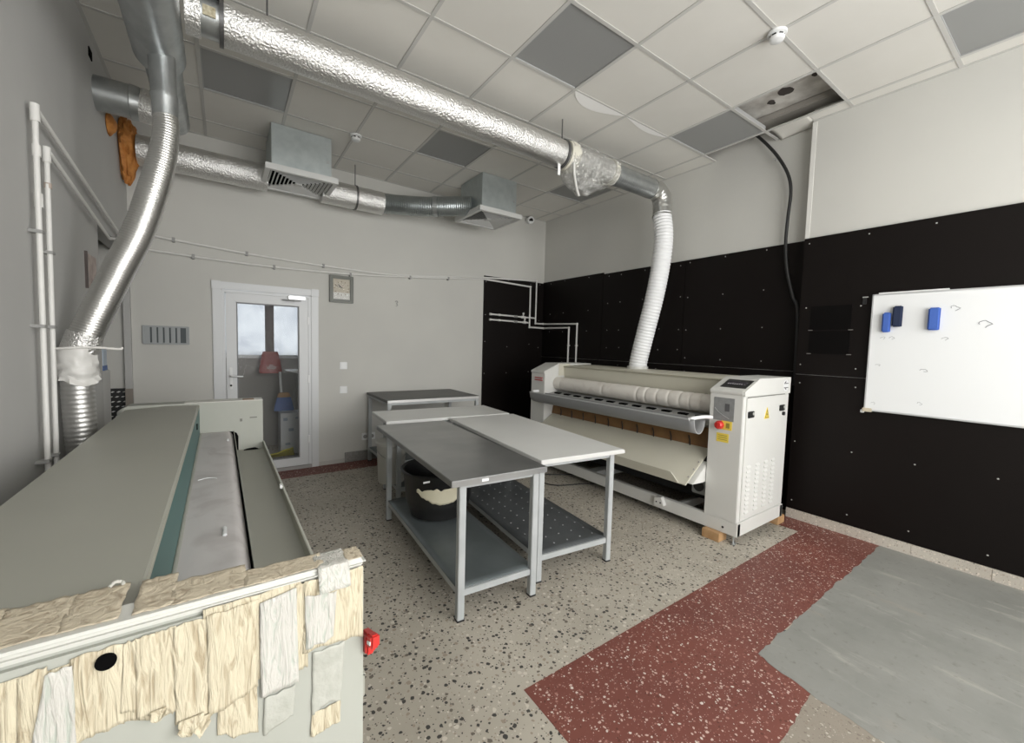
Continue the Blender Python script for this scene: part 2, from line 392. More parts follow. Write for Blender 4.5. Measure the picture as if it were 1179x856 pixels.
panel_right(XN, YF, .096, .09, 1.308, (-.1, -.5, -.9), (1.24, .70, .175))
panel_right(XF, YS+.002, 2.738, 1.33, 2.51, (1.89, 2.29, 2.69), (2.485, 2.10, 1.73, 1.40))
panel_right(XF, YS+.002, 2.738, .02, 1.326, (1.89, 2.29, 2.69), (1.25, .7))
panel_right(XF, 2.742, 3.97, 1.33, 2.51, (2.80, 3.06, 3.30, 3.66, 3.88), (2.47, 2.11, 1.735, 1.50))
panel_right(XF, 2.742, 3.97, .02, 1.326, (3.06, 3.66), (1.27, .7))
panel_right(XF, 3.974, YB-.002, 1.33, 2.53, (4.25, 4.76, 5.08), (2.50, 2.02, 1.73))
panel_right(XF, 3.974, YB-.002, .02, 1.326, (4.25, 4.76), (1.27, .7))
bp_ = MB().box(3.19, XF-T-.001, YB-T, YB-.0005, .02, 2.515).build('board', black_m, wb, .0015)
for x in (3.22, 3.62, 4.05, 4.24):
    for z in (2.45, 1.93, 1.5, 1.1): screw((x, YB-T, z+random.uniform(-.05, .05)), 'y', bp_)
# two dark squares stuck on the near board
for z0, z1 in ((1.700, 1.905), (1.497, 1.690)):
    q = MB().box(XN-T-.004, XN-T, 1.165, 1.452, z0, z1).build('cover_plate', mat('cover_black', (.0025, .002, .002), .5, spec=.12), wr, .001)
    for yy, zz in ((1.452, z0), (1.17, z0)): MB().box(XN-T-.0055, XN-T-.003, yy-.022, yy+.01, zz-.004, zz+.002).build('edge_chip', mat('chip_grey', (.2, .19, .18), .6), q, 0)
# small hook left of the whiteboard
hk = MB().box(XN-T-.012, XN-T, 1.075, 1.10, 1.90, 1.955).build('hook', blackp_m, None, .003)
tag(hk, 'small black hook on the black board left of the whiteboard', 'hook')
MB().box(XN-T-.016, XN-T-.011, 1.065, 1.10, 1.952, 1.960).build('hook_glint', screw_m, hk, 0)

# ------------------------------------------------------------------ skirting
br = struct(MB().box(XN-.002, XN+.001, YF, YS, .0, .085).build('baseboard_right', sk_m, None, 0))
for k, (a, b) in enumerate(((1.095, YS), (.70, 1.0943), (.30, .6993), (-.1, .2993), (-.5, -.104), (-.9, -.504), (-1.3, -.904), (YF, -1.304))):
    MB().box(XN-.0165, XN-.001, a, b, 0, .087).build('skirting_tile', sk_m, br, .0015)
bb = struct(MB().box(.95, 3.19, YB-.004, YB+.001, 0, .05).build('baseboard_back', mat('plaster_base', (.52, .51, .48), .8), None, 0))
MB().box(1.24, 1.86, YB-.016, YB-.003, 0.0, .125).build('skirting_tile', mat('skirting_grey', (.30, .295, .28), .6, var=(.22, .215, .2), vscale=40), bb, .0015)
MB().box(1.865, 2.5, YB-.016, YB-.003, 0.0, .125).build('skirting_tile', MATS['skirting_grey'], bb, .0015)

# ------------------------------------------------------------------ hung ceiling
GE = -.0096
def node(i, j, dx=0, dy=0):
    return (1.0915+.6*i*math.cos(GE)-.6*j*math.sin(GE)+dx, 1.8938+.6*j*math.cos(GE)+.6*i*math.sin(GE)+dy)
cl = struct(MB().box(-2.0, XF+.2, YF-.2, YB+.14, ZS, ZS+.15).build('ceiling', slab_m, None, 0, False), 'hung ceiling of square tiles under a concrete slab')
def tile_poly(i, j):
    xr = XN if j < -1 else XF
    g = .004
    a, b, c, d = [list(node(*q)) for q in ((i, j), (i+1, j), (i+1, j+1), (i, j+1))]
    if i == 5: b[0] = c[0] = xr-.004
    if i == -3: a[0] = d[0] = XL+.004
    if j == 5: c[1] = d[1] = YB-.004
    if j == -6: a[1] = b[1] = YF+.004
    return [(a[0]+g, a[1]+g), (b[0]-g, b[1]+g), (c[0]-g, c[1]-g), (d[0]+g, d[1]-g)]
LAMPS = {(1, 0), (4, 0), (4, -3), (1, 3), (-2, 3), (4, 3), (-2, 0), (1, -3), (-2, -3)}
lamp_lab = {(1, 0): 'unlit grey square ceiling light panel at the centre, above the long foil duct',
            (4, 0): 'unlit grey ceiling light panel beside the open ceiling hole and black cable',
            (4, -3): 'unlit grey ceiling light panel at the right edge near the plain right wall',
            (1, 3): 'unlit grey ceiling light panel between the foil duct and the far diffuser box',
            (-2, 3): 'unlit dark grey ceiling light panel left of the near diffuser box',
            (4, 3): 'unlit ceiling light panel partly hidden by the plastic wrapped duct'}
for i in range(-3, 6):
    for j in range(-6, 6):
        if (i, j) in ((4, -1), (5, 0)): continue          # missing tiles
        if i == 5 and j == -1: continue                    # drooping strip, below
        P = tile_poly(i, j)
        if (i, j) in LAMPS:
            if (i, j) not in lamp_lab: 
                MB().prism(P, 'z', ZC+.004, ZC+.02).build('ceiling_tile', lamp_m, cl, 0, False); continue
            c = (sum(p[0] for p in P)/4, sum(p[1] for p in P)/4)
            t = thing('ceiling_light', (c[0], c[1], ZC), lamp_lab[(i, j)], 'light panel', 'square ceiling light panels')
            MB().prism([(c[0]+(p[0]-c[0])*.962, c[1]+(p[1]-c[1])*.962) for p in P], 'z', ZC+.008, ZC+.016).build('diffuser', lamp_m, t, .001)
            f = MB()
            Q = [(c[0]+(p[0]-c[0])*.958, c[1]+(p[1]-c[1])*.958) for p in P]
            for k in range(4):
                a, b, c2, d2 = P[k], P[(k+1) % 4], Q[(k+1) % 4], Q[k]
                f.prism([a, b, c2, d2], 'z', ZC+.001, ZC+.05)
            f.build('frame', mat('lamp_frame', (.40, .405, .40), .5), t, 0, False)
            continue
        if (i, j) in ((2, 1), (3, 1)):
            # slipped tile: near edge cut in an arc, its lit gap painted as a whiter sliver
            a, b, c, d = P
            n = 12; dep = .115 if i == 2 else .055
            arc = [(a[0]+(b[0]-a[0])*(.0+k/n*.98), a[1]+.004+dep*math.sin(PI*(k/n)**(.8 if i == 2 else 1.2))) for k in range(n+1)]
            MB().prism(arc+[(b[0], b[1]), c, d], 'z', ZC+.002, ZC+.014).build('ceiling_tile', tile_m, cl, 0, False)
            MB().prism([(a[0], a[1]), (b[0], b[1])]+[(x, y-.003) for x, y in arc[::-1]], 'z', ZC-.001, ZC+.010).build('lit_sliver', tile2_m, cl, 0, False)
            continue
        MB().prism(P, 'z', ZC+.004, ZC+.018).build('ceiling_tile', tile_m, cl, 0, False)
# drooping strip next to the hole: curls down at its far end
a, b, c, d = tile_poly(5, -1)
def droop(u, v):
    x = a[0]+(XF-.006-a[0])*u; yy = (YS+.0)+(d[1]-.03-YS)*v
    return (x, yy, ZC+.010 - .022*u*(v**1.2) + .010*math.sin(PI*u)*v)
MB().grid(droop, 8, 12).build('ceiling_tile', tile_m, cl, solid=.01)
MB().box(a[0], XN-.004, a[1], YS-.005, ZC+.004, ZC+.018).build('ceiling_tile', tile_m, cl, 0, False)
# T runners
def runner(p, q, w=.024, dz=0):
    d = Vector((q[0]-p[0], q[1]-p[1], 0)).normalized(); n = Vector((-d.y, d.x, 0))*w/2
    MB().prism([(p[0]+n.x, p[1]+n.y), (p[0]-n.x, p[1]-n.y), (q[0]-n.x, q[1]-n.y), (q[0]+n.x, q[1]+n.y)], 'z', ZC-.0015+dz, ZC+.003).build('grid_runner', grid_m, cl, 0, False)
for i in range(-2, 6):
    runner((node(i, -6)[0], YF+.003), (node(i, 5)[0], YB-.003))
for j in range(-5, 6):
    runner((XL+.003, node(-3, j)[1]), ((XN if j <= -1 else XF)-.003, node(5.2, j)[1]), dz=.0008)
def ledge(p, q): runner(p, q, .02, .0004)
ledge((XL+.011, YF), (XL+.011, YB)); ledge((XL, YB-.011), (XF, YB-.011)); ledge((XN-.011, YF), (XN-.011, YS))
ledge((XF-.011, 2.50), (XF-.011, YB))
# concrete beam seen through the hole
MB().box(3.4, 4.22, .72, 1.20, ZC+.06, ZS).build('slab_beam', mat('beam_plaster', (.30, .28, .25), .9), cl, .01)
MB().box(4.10, XF, 1.2, 2.6, ZC+.10, ZS).build('slab_beam', mat('beam_plaster2', (.36, .34, .31), .9), cl, .01)
for k, (x, y, r) in enumerate(((3.86, 1.62, .05), (3.62, 1.52, .035), (3.80, 1.40, .02), (3.93, 1.76, .03), (3.7, 1.72, .015), (3.68, 1.33, .05))):
    MB().prism([(x+r*(1+.5*n3((math.cos(t), math.sin(t), k), 1.3))*math.cos(t)*1.3, y+r*(1+.5*n3((math.cos(t), math.sin(t), k+4), 1.3))*math.sin(t)) for t in [2*PI*q/14 for q in range(14)]], 'z', ZS-.003, ZS-.001).build('peeled_patch', mat('peeled', (.06, .05, .045), .9), cl, 0, False)

# ------------------------------------------------------------------ door
dr = struct(MB().box(DX0-.001, DX1+.001, YB+.02, YB+.025, 0, .012).build('door_1', alu_m, None, 0), 'white glazed plastic door in a white frame')
dz0 = .03
def frame(name, x0, x1, z0, z1, y0, y1, w, m, parent, bottom=True, bevel=.004):
    b = MB()
    b.prism([(x0, z0), (x0+w, z0+(w if bottom else 0)), (x0+w, z1-w), (x0, z1)], 'y', y0, y1)
    b.prism([(x1, z0), (x1, z1), (x1-w, z1-w), (x1-w, z0+(w if bottom else 0))], 'y', y0, y1)
    b.prism([(x0, z1), (x0+w, z1-w), (x1-w, z1-w), (x1, z1)], 'y', y0, y1)
    if bottom: b.prism([(x0, z0), (x1, z0), (x1-w, z0+w), (x0+w, z0+w)], 'y', y0, y1)
    return b.build(name, m, parent, bevel)
# flat casing with corner blocks
box('casing', upvc_m, (-.055, .022, YB-.022, YB, .0, 2.00), dr, .004); box('casing', upvc_m, (.868, .945, YB-.022, YB, .0, 2.00), dr, .004)
box('casing', upvc_m, (.022, .868, YB-.022, YB, 2.005, 2.08), dr, .004)
box('corner_block', upvc_m, (-.06, .022, YB-.028, YB, 2.0, 2.085), dr, .004); box('corner_block', upvc_m, (.868, .95, YB-.028, YB, 2.0, 2.085), dr, .004)
frame('door_frame', .022, .868, .03, 2.003, YB-.012, YB+.05, .03, upvc_m, dr, False)
sash = frame('sash', .056, .834, .045, 1.97, YB-.03, YB+.03, .092, upvc_m, dr)
frame('glazing_bead', .146, .744, .135, 1.88, YB-.018, YB+.01, .014, mat('seal_grey', (.20, .205, .21), .5), sash, True, .002)
MB().box(.15, .74, YB-.002, YB+.003, .14, 1.876).build('pane', glass_m, dr, 0)
box('threshold', mat('sill_grey', (.35, .34, .33), .6), (.02, .87, YB-.03, YB+.06, 0, .04), dr, .004)
hp = box('handle_plate', white_m, (.078, .108, YB-.042, YB-.03, .96, 1.19), dr, .006)
MB().tube(smooth_path([(.093, YB-.04, 1.10), (.093, YB-.075, 1.10), (.105, YB-.085, 1.10), (.20, YB-.085, 1.095)], 6), .0095, 10).build('handle', alu_m, hp)
MB().tube([(.093, YB-.05, 1.0), (.093, YB-.041, 1.0)], .010, 10).build('keyhole', dark_m, hp)
dcl = box('door_closer', alu_m, (.63, .80, YB-.075, YB-.03, 1.945, 1.985), dr, .006)
MB().tube([(.76, YB-.055, 1.94), (.68, YB-.13, 1.925), (.57, YB-.075, 1.935)], .007, 8).build('closer_arm', alu_m, dcl)
for z in (.35, 1.05, 1.72): box('hinge', white_m, (.826, .846, YB-.045, YB-.03, z-.045, z+.045), dr, .004)

# what stands in the vestibule, seen through the glass
st = MB().box(.50, .605, 6.44, 6.46, 1.18, 2.3).build('hanging_strap', mat('strap_brown', (.13, .105, .095), .8, var=(.22, .19, .18), vscale=14), None, .004)
tag(st, 'dark hanging strap in front of the frosted pane behind the door', 'strap')
def bagfn(u, v):
    z = 1.33-.29*v; w = (.085+.055*v**.7)*(1 if v < .95 else .9); a = 2*PI*u
    x = .555+w*math.cos(a)*(1+.06*n3((math.cos(a), math.sin(a), v*3), 2)); y = 6.40+(.03+.02*v)*math.sin(a)
    return (x, y, z)
rb = tag(MB().grid(bagfn, 28, 12).build('shopping_bag', rdbag_m), 'red bag hanging behind the glass door', 'bag')
for k, (w, z) in enumerate(((.05, 1.15), (.11, 1.125), (.10, 1.105))):
    MB().box(.56-w/2, .56+w/2, 6.335, 6.345, z-.006, z+.006).build('print_line', mat('print_pale', (.6, .45, .42), .6), rb, 0)
cb = tag(box('carton', card_m, (.63, .98, 6.02, 6.3, 0, .54), None, .005), 'white carton with faint blue print behind the door glass', 'carton')
for (x0, x1, z0, z1) in ((.66, .71, .44, .48), (.80, .90, .46, .48), (.72, .78, .30, .34), (.86, .92, .2, .26), (.68, .74, .12, .15)):
    MB().box(x0, x1, 6.017, 6.021, z0, z1).build('print_mark', mat('print_blue', (.33, .38, .45), .6), cb, 0)
ycl = MB().grid(lambda u, v: (.40+.34*u+.03*v, 5.78+.12*v, .015+.14*(u*.7+.3)*(1-v)*(.9+.2*n3((u*3, v*3, 0), 1))), 10, 8).build('yellow_cloth', yel2_m, None, solid=.012)
tag(ycl, 'crumpled yellow cloth on the floor behind the door', 'cloth')
bm_ = thing('broom', (.62, 6.1, 0), 'blue headed broom with pale handle leaning behind the door glass', 'broom')
MB().tube([(.66, 6.13, .62), (.655, 6.3, 1.06)], .016, 10).build('handle', white_m, bm_)
MB().prism([(.56, .56), (.80, .56), (.76, .74), (.60, .74)], 'y', 6.1, 6.16).build('brush_head', bluep_m, bm_, .01)
MB().prism([(.60, .74), (.76, .74), (.74, .80), (.62, .80)], 'y', 6.1, 6.16).build('brush_block', skin_m, bm_, .01)
sh = tag(MB().prism([(.70, 1.095), (1.0, 1.10), (1.0, 1.07), (.86, 1.05)], 'y', 5.95, 6.3).build('wall_shelf', white_m, None, .003), 'white shelf corner at the right of the door glass', 'shelf')
pp = tag(MB().tube([(.80, 6.2, .55), (.84, 6.22, 1.05)], .02, 10).build('mop_stick', mat('stick_grey', (.3, .3, .29), .6)), 'grey stick standing under the white shelf behind the door', 'stick')

# ------------------------------------------------------------------ pipes
def clips(path, r, spots, axis_to_wall, parent, m=clip_m):
    for i in spots:
        p = path[i]; q = Vector(p)
        w = Vector(axis_to_wall)
        c = q + w*.016
        h = .016
        MB().box(c.x-(h if not w.x else .022), c.x+(h if not w.x else .022), c.y-(h if not w.y else .022), c.y+(h if not w.y else .022), c.z-.010, c.z+.010).build('pipe_clip', m, parent, .002)
def joint(p, q, r, parent):
    p = Vector(p); q = Vector(q); d = (q-p).normalized()
    MB().tube([p, p+d*.045], r*1.42, 14).build('coupling', pvc_m, parent, .0)
XW = XL+.032
pA = thing('water_pipe', (XW, 2.84, 0), 'taller white water pipe on the left wall, running along the back wall', 'pipe', 'white water pipes')
pB = thing('water_pipe', (XW, 2.95, 0), 'shorter white water pipe beside it, to the right on the left wall', 'pipe', 'white water pipes')
YW = YB-.03
def seg(a, b, r, parent, name='pipe'): return MB().tube([a, b], r, 14).build(name, pvc_m, parent)
r0 = .0155
# riser A, elbow, falling run to the corner, along the back wall
ya, yb = 2.765, 2.90
MB().tube(smooth_path([(XW, ya-.06, 0), (XW, ya-.03, 1.2), (XW, ya, 2.46)], 6), .0105, 14).build('pipe', pvc_m, pA)
MB().tube([(XW, ya, 2.43), (XW, ya, 2.505)], .016, 14).build('elbow', pvc_m, pA)
MB().tube([(XW, ya, 2.28), (XW, ya, 2.33)], .0145, 14).build('coupling', pvc_m, pA)
MB().tube([(XW, ya, 2.06), (XW, ya, 2.12)], .0145, 14).build('coupling', pvc_m, pA)
seg((XW, ya+.02, 2.49), (XW, 4.40, 2.335), .0105, pA)
MB().tube(smooth_path([(XW, 4.40, 2.335), (XW, 4.9, 2.30), (XW+.03, YW-.06, 2.30), (XW+.09, YW, 2.31)], 6), .0105, 14).build('pipe', pvc_m, pA)
MB().tube(smooth_path([(XW, yb-.08, 0), (XW, yb-.04, 1.2), (XW, yb, 2.30)], 6), .0098, 14).build('pipe', pvc_m, pB)
MB().tube([(XW, yb, 2.30), (XW, yb, 2.37)], .0145, 14).build('elbow', pvc_m, pB)
MB().tube([(XW, yb, 2.18), (XW, yb, 2.205)], .0135, 14).build('coupling', mat('joint_brown', (.45, .38, .33), .6), pB)
XW2 = XW+.005
seg((XW2, yb+.02, 2.35), (XW2, 4.2, 2.20), .010, pB)
MB().tube(smooth_path([(XW2, 4.2, 2.20), (XW2, 4.8, 2.31), (XW2+.03, YW-.06, 2.42), (XW2+.09, YW, 2.45)], 6), .010, 14).build('pipe', pvc_m, pB)
for (yy, z, p) in ((ya-.005, 1.95, pA), (ya-.03, 1.53, pA), (ya-.05, .92, pA), (yb-.005, 1.88, pB), (yb-.03, 1.53, pB), (yb-.05, .92, pB)):
    MB().box(XL, XW+.014, yy-.026, yy+.016, z-.007, z+.007).build('pipe_clip', clip_m, p, .002)
# back wall runs
A = [(-.53, YW, 2.31), (.3, YW, 2.285), (1.2, YW, 2.30), (2.1, YW, 2.36), (3.1, YW, 2.45), (3.22, YW, 2.45)]
B = [(-.53, YW+.005, 2.45), (.3, YW+.004, 2.39), (1.2, YW+.003, 2.36), (1.9, YW+.002, 2.365), (3.1, YW, 2.475)]
MB().tube(smooth_path(A, 6), .0105, 10).build('pipe', pvc_m, pA); MB().tube(smooth_path(B, 6), .0105, 10).build('pipe', pvc_m, pB)
def poly(parent, P, r=.0135):
    for a, b in zip(P, P[1:]): seg(a, b, r, parent)
    for q in P[1:-1]: MB().lathe([(.001, -.019), (.014, -.014), (.019, 0), (.014, .014), (.001, .019)], q, 12).build('elbow', pvc_m, parent)
YP = YB-T-.025; XP = XF-T-.025
poly(pA, [(3.22, YP, 2.455), (4.03, YP, 2.43), (4.03, YP, 1.795), (XP, YP-.03, 1.79), (XP, 4.60, 1.785), (XP, 4.60, 1.25)])
poly(pB, [(3.10, YP+.012, 2.475), (4.15, YP+.0, 2.535), (4.15, YP, 1.86), (XP+.012, YP-.005, 1.86), (XP+.012, 4.44, 1.84), (XP+.012, 4.44, 1.25)], .0125)
for q in ((XP+.01, 4.60, 1.52), (XP+.02, 4.44, 1.52), (XP+.01, 4.75, 1.785), (XP+.02, 4.72, 1.85)):
    MB().box(q[0]-.02, q[0]+.014, q[1]-.02, q[1]+.02, q[2]-.008, q[2]+.008).build('pipe_clip', pvc_m, pA, .002)
for x, z in ((.5, 2.287), (-.2, 2.30), (1.3, 2.30), (2.05, 2.355), (2.6, 2.40)):
    MB().box(x-.012, x+.012, YW-.012, YB, z-.024, z+.02).build('pipe_clip', clip_m, pA, .002)
for x, z in ((.25, 2.393), (1.0, 2.365), (-.35, 2.437)):
    MB().box(x-.012, x+.012, YW-.008, YB, z-.022, z+.022).build('pipe_clip', clip_m, pB, .002)
# two capped branches with shut-off valves
for k, (z, xe, pr) in enumerate(((1.955, 4.15, pB), (1.875, 4.03, pA))):
    t = thing('valve_branch', (3.3, YP, z), ('upper' if k == 0 else 'lower') + ' short white pipe branch with shut-off valve on the black corner board', 'pipe branch', 'valve branches on the back wall board')
    seg((3.29, YP, z), (3.72, YP, z-.005), .0125, t); seg((3.79, YP, z-.007), (xe-.016, YP, z-.012), .0125, t)
    MB().tube([(3.28, YP, z), (3.31, YP, z)], .017, 12).build('end_cap', pvc_m, t)
    MB().tube([(3.44, YP, z-.002), (3.47, YP, z-.002)], .017, 12).build('coupling', pvc_m, t)
    v = MB().lathe([(.012, -.03), (.021, -.025), (.021, -.012), (.013, -.006), (.013, .006), (.021, .012), (.021, .025), (.012, .03)], (0, 0, 0), 14).build('union', mat('union_dark', (.33, .33, .32), .5), t)
    v.matrix_basis = v.matrix_basis  # placed below
    v.data.transform(Matrix.Translation((3.755, YP, z-.006)) @ Matrix.Rotation(PI/2, 4, 'Y'))
    xv = 3.90 + .03*k
    vb = MB().tube([(xv-.03, YP, z-.01), (xv+.03, YP, z-.01)], .021, 12).build('valve_body', pvc_m, t)
    MB().tube([(xv, YP, z), (xv, YP-.01, z+.045)], .009, 8).build('stem', pvc_m, vb)
    MB().box(xv-.01, xv+.01, YP-.02, YP+.01, z+.03, z+.062).build('valve_handle', pvc_m, vb, .003)

# ------------------------------------------------------------------ ducts
def foil_tube(P, r, amp=.02, n=40, seed=0):
    P = resample([Vector(p) for p in P], .02)
    rs = []
    for i, p in enumerate(P):
        def fn(a, p=p):
            q = Vector((p.x*7, p.y*7, p.z*7)) + Vector((0, math.cos(a), math.sin(a)))*1.2 + Vector((seed, 0, 0))
            q2 = p*38 + Vector((0, math.cos(a), math.sin(a)))*4
            return r*(1+amp*noise.noise(q)+amp*.35*noise.noise(q2))
        rs.append(fn)
    return P, rs, n
DY, DZc, DR = 2.85, 3.205, .112
D1 = thing('exhaust_duct', (2.0, DY, ZC), 'long silver foil duct under the ceiling ending in a white flexible hose', 'duct')
MB().tube(*foil_tube([(.03, DY, DZc), (2.50, DY, DZc)], DR, .03)).build('foil_sleeve', foil_m, D1)
MB().tube(*foil_tube([(2.52, DY, DZc), (3.12, DY, DZc)], DR*.95, .02)).build('foil_sleeve', foil_m, D1)
P = [Vector((3.10+.01*k, DY, DZc)) for k in range(71)]
MB().tube(P, [.097*(1+.02*math.cos(2*PI*k/3)) for k in range(71)], 28).build('steel_section', steel_m, D1)
EL = smooth_path([(3.78, DY, DZc), (3.88, DY, DZc-.004), (3.95, DY-.01, DZc-.06), (3.965, DY-.02, DZc-.16), (3.95, DY-.03, DZc-.27)], 6)
MB().tube(EL, [.100+.004*(k % 6 == 0) for k in range(len(EL))], 28).build('elbow', mat('elbow_foil', (.66, .66, .64), .3, .95, bump=.25, bscale=40), D1)
WP = smooth_path([(3.95, 2.82, 2.96), (3.935, 2.775, 2.70), (3.92, 2.785, 2.40), (3.91, 2.84, 2.05), (3.90, 2.92, 1.70), (3.89, 2.985, 1.40), (3.885, 3.0, 1.27)], 12)
P, rs = corrugated(WP, .097, .034, .035)
MB().tube(P, rs, 28).build('flexible_hose', wflex_m, D1)
MB().tube([(2.488, DY, DZc), (2.512, DY, DZc)], .121, 32).build('clamp', mat('clamp_dark', (.12, .12, .12), .4, .6), D1)
MB().tube([(.025, DY, DZc), (.045, DY, DZc)], .121, 32).build('clamp', MATS['clamp_dark'], D1)
for x in (2.50, .25): MB().tube([(x, DY, DZc+.11), (x, DY, ZC)], .005, 8).build('hanger_rod', MATS['clamp_dark'], D1)
MB().tube(*foil_tube([(-.12, DY, DZc), (-.055, DY, DZc)], DR*1.0, .03, 32)).build('foil_sleeve', foil_m, D1)
dm = MB().tube([(-.07, DY, DZc), (.04, DY, DZc)], .100, 28).build('damper', steel_m, D1)
MB().box(-.06, .03, DY-.125, DY-.06, DZc+.045, DZc+.075).build('damper_plate', blackp_m, dm, .004)
MB().box(-.045, .01, DY-.104, DY-.098, DZc-.055, DZc-.005).build('damper_label', mat('old_label', (.60, .56, .42), .6, var=(.3, .25, .15), vscale=60), dm, 0)
MB().box(2.44, 2.47, DY-.03, DY-.022, DZc-.20, DZc-.095).build('hanging_tag', white_m, D1, .002)

# plastic film bag tied round the far end of the foil duct
pw = thing('plastic_wrap', (2.85, DY, DZc), 'clear plastic film bagged around the duct with cream tape bands', 'plastic film')
def wrapfn(u, v):
    x = 2.545+.60*u; a = 2*PI*v
    sag = .20*math.sin(PI*min(1, u*1.05))**.8*(1-.45*u)
    c, s = math.cos(a), math.sin(a)
    r = .124+.012*n3((x*9, c*2, s*2), 1.4)+.011*abs(n3((x*26, c*6, s*6), 1.2))
    low = max(0, -s)
    r += sag*low**1.6*(1+.25*n3((x*14, c*3, s*3+9), 1.3))
    xx = x-.05*low*(sag/.2)
    return (xx, DY+r*c*(1-.35*low*(sag/.2)), DZc+r*s)
MB().grid(wrapfn, 70, 90).build('film', film_m, pw)
wr_m = mat('cream_tape', (.68, .66, .57), .6, bump=.3, bscale=40)
MB().tube([(2.53, DY, DZc), (2.565, DY, DZc-.001), (2.60, DY, DZc-.002), (2.635, DY, DZc-.003)], [.122, .129, .131, .124], 30).build('tape_band', wr_m, pw)
MB().tube([(3.10, DY, DZc), (3.13, DY, DZc), (3.165, DY, DZc)], [.118, .124, .112], 30).build('tape_band', wr_m, pw)
MB().tube(smooth_path([(2.56, DY-.10, DZc-.09), (2.58, DY-.09, DZc-.18), (2.65, DY-.05, DZc-.27), (2.70, DY-.03, DZc-.325)], 5), .011, 8).build('film_tail', bag_m, pw)

# spiral duct overhead along the left wall, its branch down to the old ironer
D2 = thing('overhead_duct', (-.24, 2.0, ZC), 'wide grey steel duct running overhead along the left wall with silver flexible hose', 'duct')
P = resample([Vector((-.255, YF+.02, 3.12)), Vector((-.255, 3.22, 3.12))], .012)
MB().tube(P, [.120*(1+.008*(k % 11 == 0)) for k in range(len(P))], 36).build('steel_section', steel_m, D2)
P = resample([Vector((-.255, 3.21, 3.15)), Vector((-.255, 4.25, 3.16))], .012)
MB().tube(P, [.092*(1+.012*(k % 9 == 0)) for k in range(len(P))], 32).build('steel_section', steel_m, D2)
MB().tube([(-.235, 3.05, 3.05), (-.228, 3.05, 2.83), (-.228, 3.05, 2.815), (-.225, 3.05, 2.80), (-.225, 3.05, 2.70)], [.060, .058, .063, .059, .056], 28).build('collar', steel_m, D2)
FP = smooth_path([(-.225, 3.05, 2.72), (-.222, 3.05, 2.64), (-.245, 3.05, 2.47), (-.30, 3.05, 2.24), (-.355, 3.05, 2.05), (-.43, 3.05, 1.86), (-.52, 3.04, 1.62), (-.585, 3.03, 1.44)], 12)
P, rs = corrugated(FP, .068, .014, .014)
rs = [r*(.82+.18*min(1, i/(len(rs)*.3))) for i, r in enumerate(rs)]
MB().tube(P, rs, 30).build('flexible_hose', flex_m, D2)
LP = smooth_path([(-.588, 3.03, 1.46), (-.60, 3.03, 1.30), (-.60, 3.03, 1.10), (-.59, 3.03, .85), (-.58, 3.03, .5)], 12)
P, rs = corrugated(LP, .063, .024, .02)
MB().tube(P, rs, 30).build('flexible_hose', flex2_m, D2)
MB().tube(*foil_tube([(-.565, 3.033, 1.50), (-.598, 3.03, 1.40)], .072, .06, 28)).build('foil_joint', foil_m, D2)
# stub from the left wall joining it
MB().tube([(XL+.0, 4.15, 3.185), (-.50, 4.15, 3.185), (-.495, 4.15, 3.185), (-.44, 4.15, 3.185)], [.112, .112, .117, .110], 30).build('wall_stub', steel_m, D2)
MB().tube([(-.44, 4.15, 3.185), (-.36, 4.15, 3.175), (-.255, 4.15, 3.16)], [.116, .112, .10], 30).build('foil_joint', foil_m, D2)
# white carrier bag tied round the hose joint
tb = thing('tied_bag', (-.6, 3.03, 1.35), 'white plastic bag tied round the silver hose beside the pipes', 'plastic bag')
def tbf(u, v):
    a = 2*PI*u; z = 1.425-.16*v
    r = .077+.016*n3((math.cos(a)*2, math.sin(a)*2, z*25), 1.5)*(.3+v)
    return (-.600+r*math.cos(a), 3.03+r*math.sin(a), z - .03*v*max(0, math.sin(a*1.5)))
MB().grid(tbf, 36, 14).build('film', bag_m, tb)
MB().tube(smooth_path([(-.66, 2.955, 1.425), (-.60, 2.945, 1.43), (-.52, 2.99, 1.432), (-.44, 3.03, 1.424), (-.43, 3.04, 1.432)], 5), .0065, 8).build('knot_tail', bag_m, tb)

# back wall supply duct with two diffuser boxes
BY, BZ, BR = 5.0, 3.135, .128
D3 = thing('supply_duct', (1.0, BY, ZC), 'foil wrapped duct along the top of the back wall feeding two diffuser boxes', 'duct')
MB().tube(*foil_tube([(XL+.115, BY, BZ), (.42, BY, BZ)], BR, .03, 36, 3)).build('foil_sleeve', foil_m, D3)
MB().tube(*foil_tube([(.93, BY, BZ), (1.60, BY, BZ)], BR, .03, 36, 3)).build('foil_sleeve', foil_m, D3)
SP = smooth_path([(1.58, BY, BZ+.005), (1.80, BY-.05, BZ+.015), (2.05, BY-.17, BZ+.02), (2.25, BY-.30, BZ+.03), (2.40, BY-.42, BZ+.035), (2.53, BY-.50, BZ+.04)], 12)
P, rs = corrugated(SP, .112, .022, .025)
MB().tube(P, rs, 30).build('flexible_section', mat('flex_dark', (.36, .39, .39), .35, .9), D3)
MB().tube([(2.15, BY-.235, BZ+.025), (2.19, BY-.26, BZ+.027)], .120, 30).build('clamp', steel_m, D3)
MB().tube([(1.28, BY, BZ), (1.30, BY, BZ)], .136, 30).build('clamp', MATS['clamp_dark'], D3)
MB().tube([(1.29, BY, BZ+.12), (1.29, BY, ZC)], .005, 8).build('hanger_rod', MATS['clamp_dark'], D3)
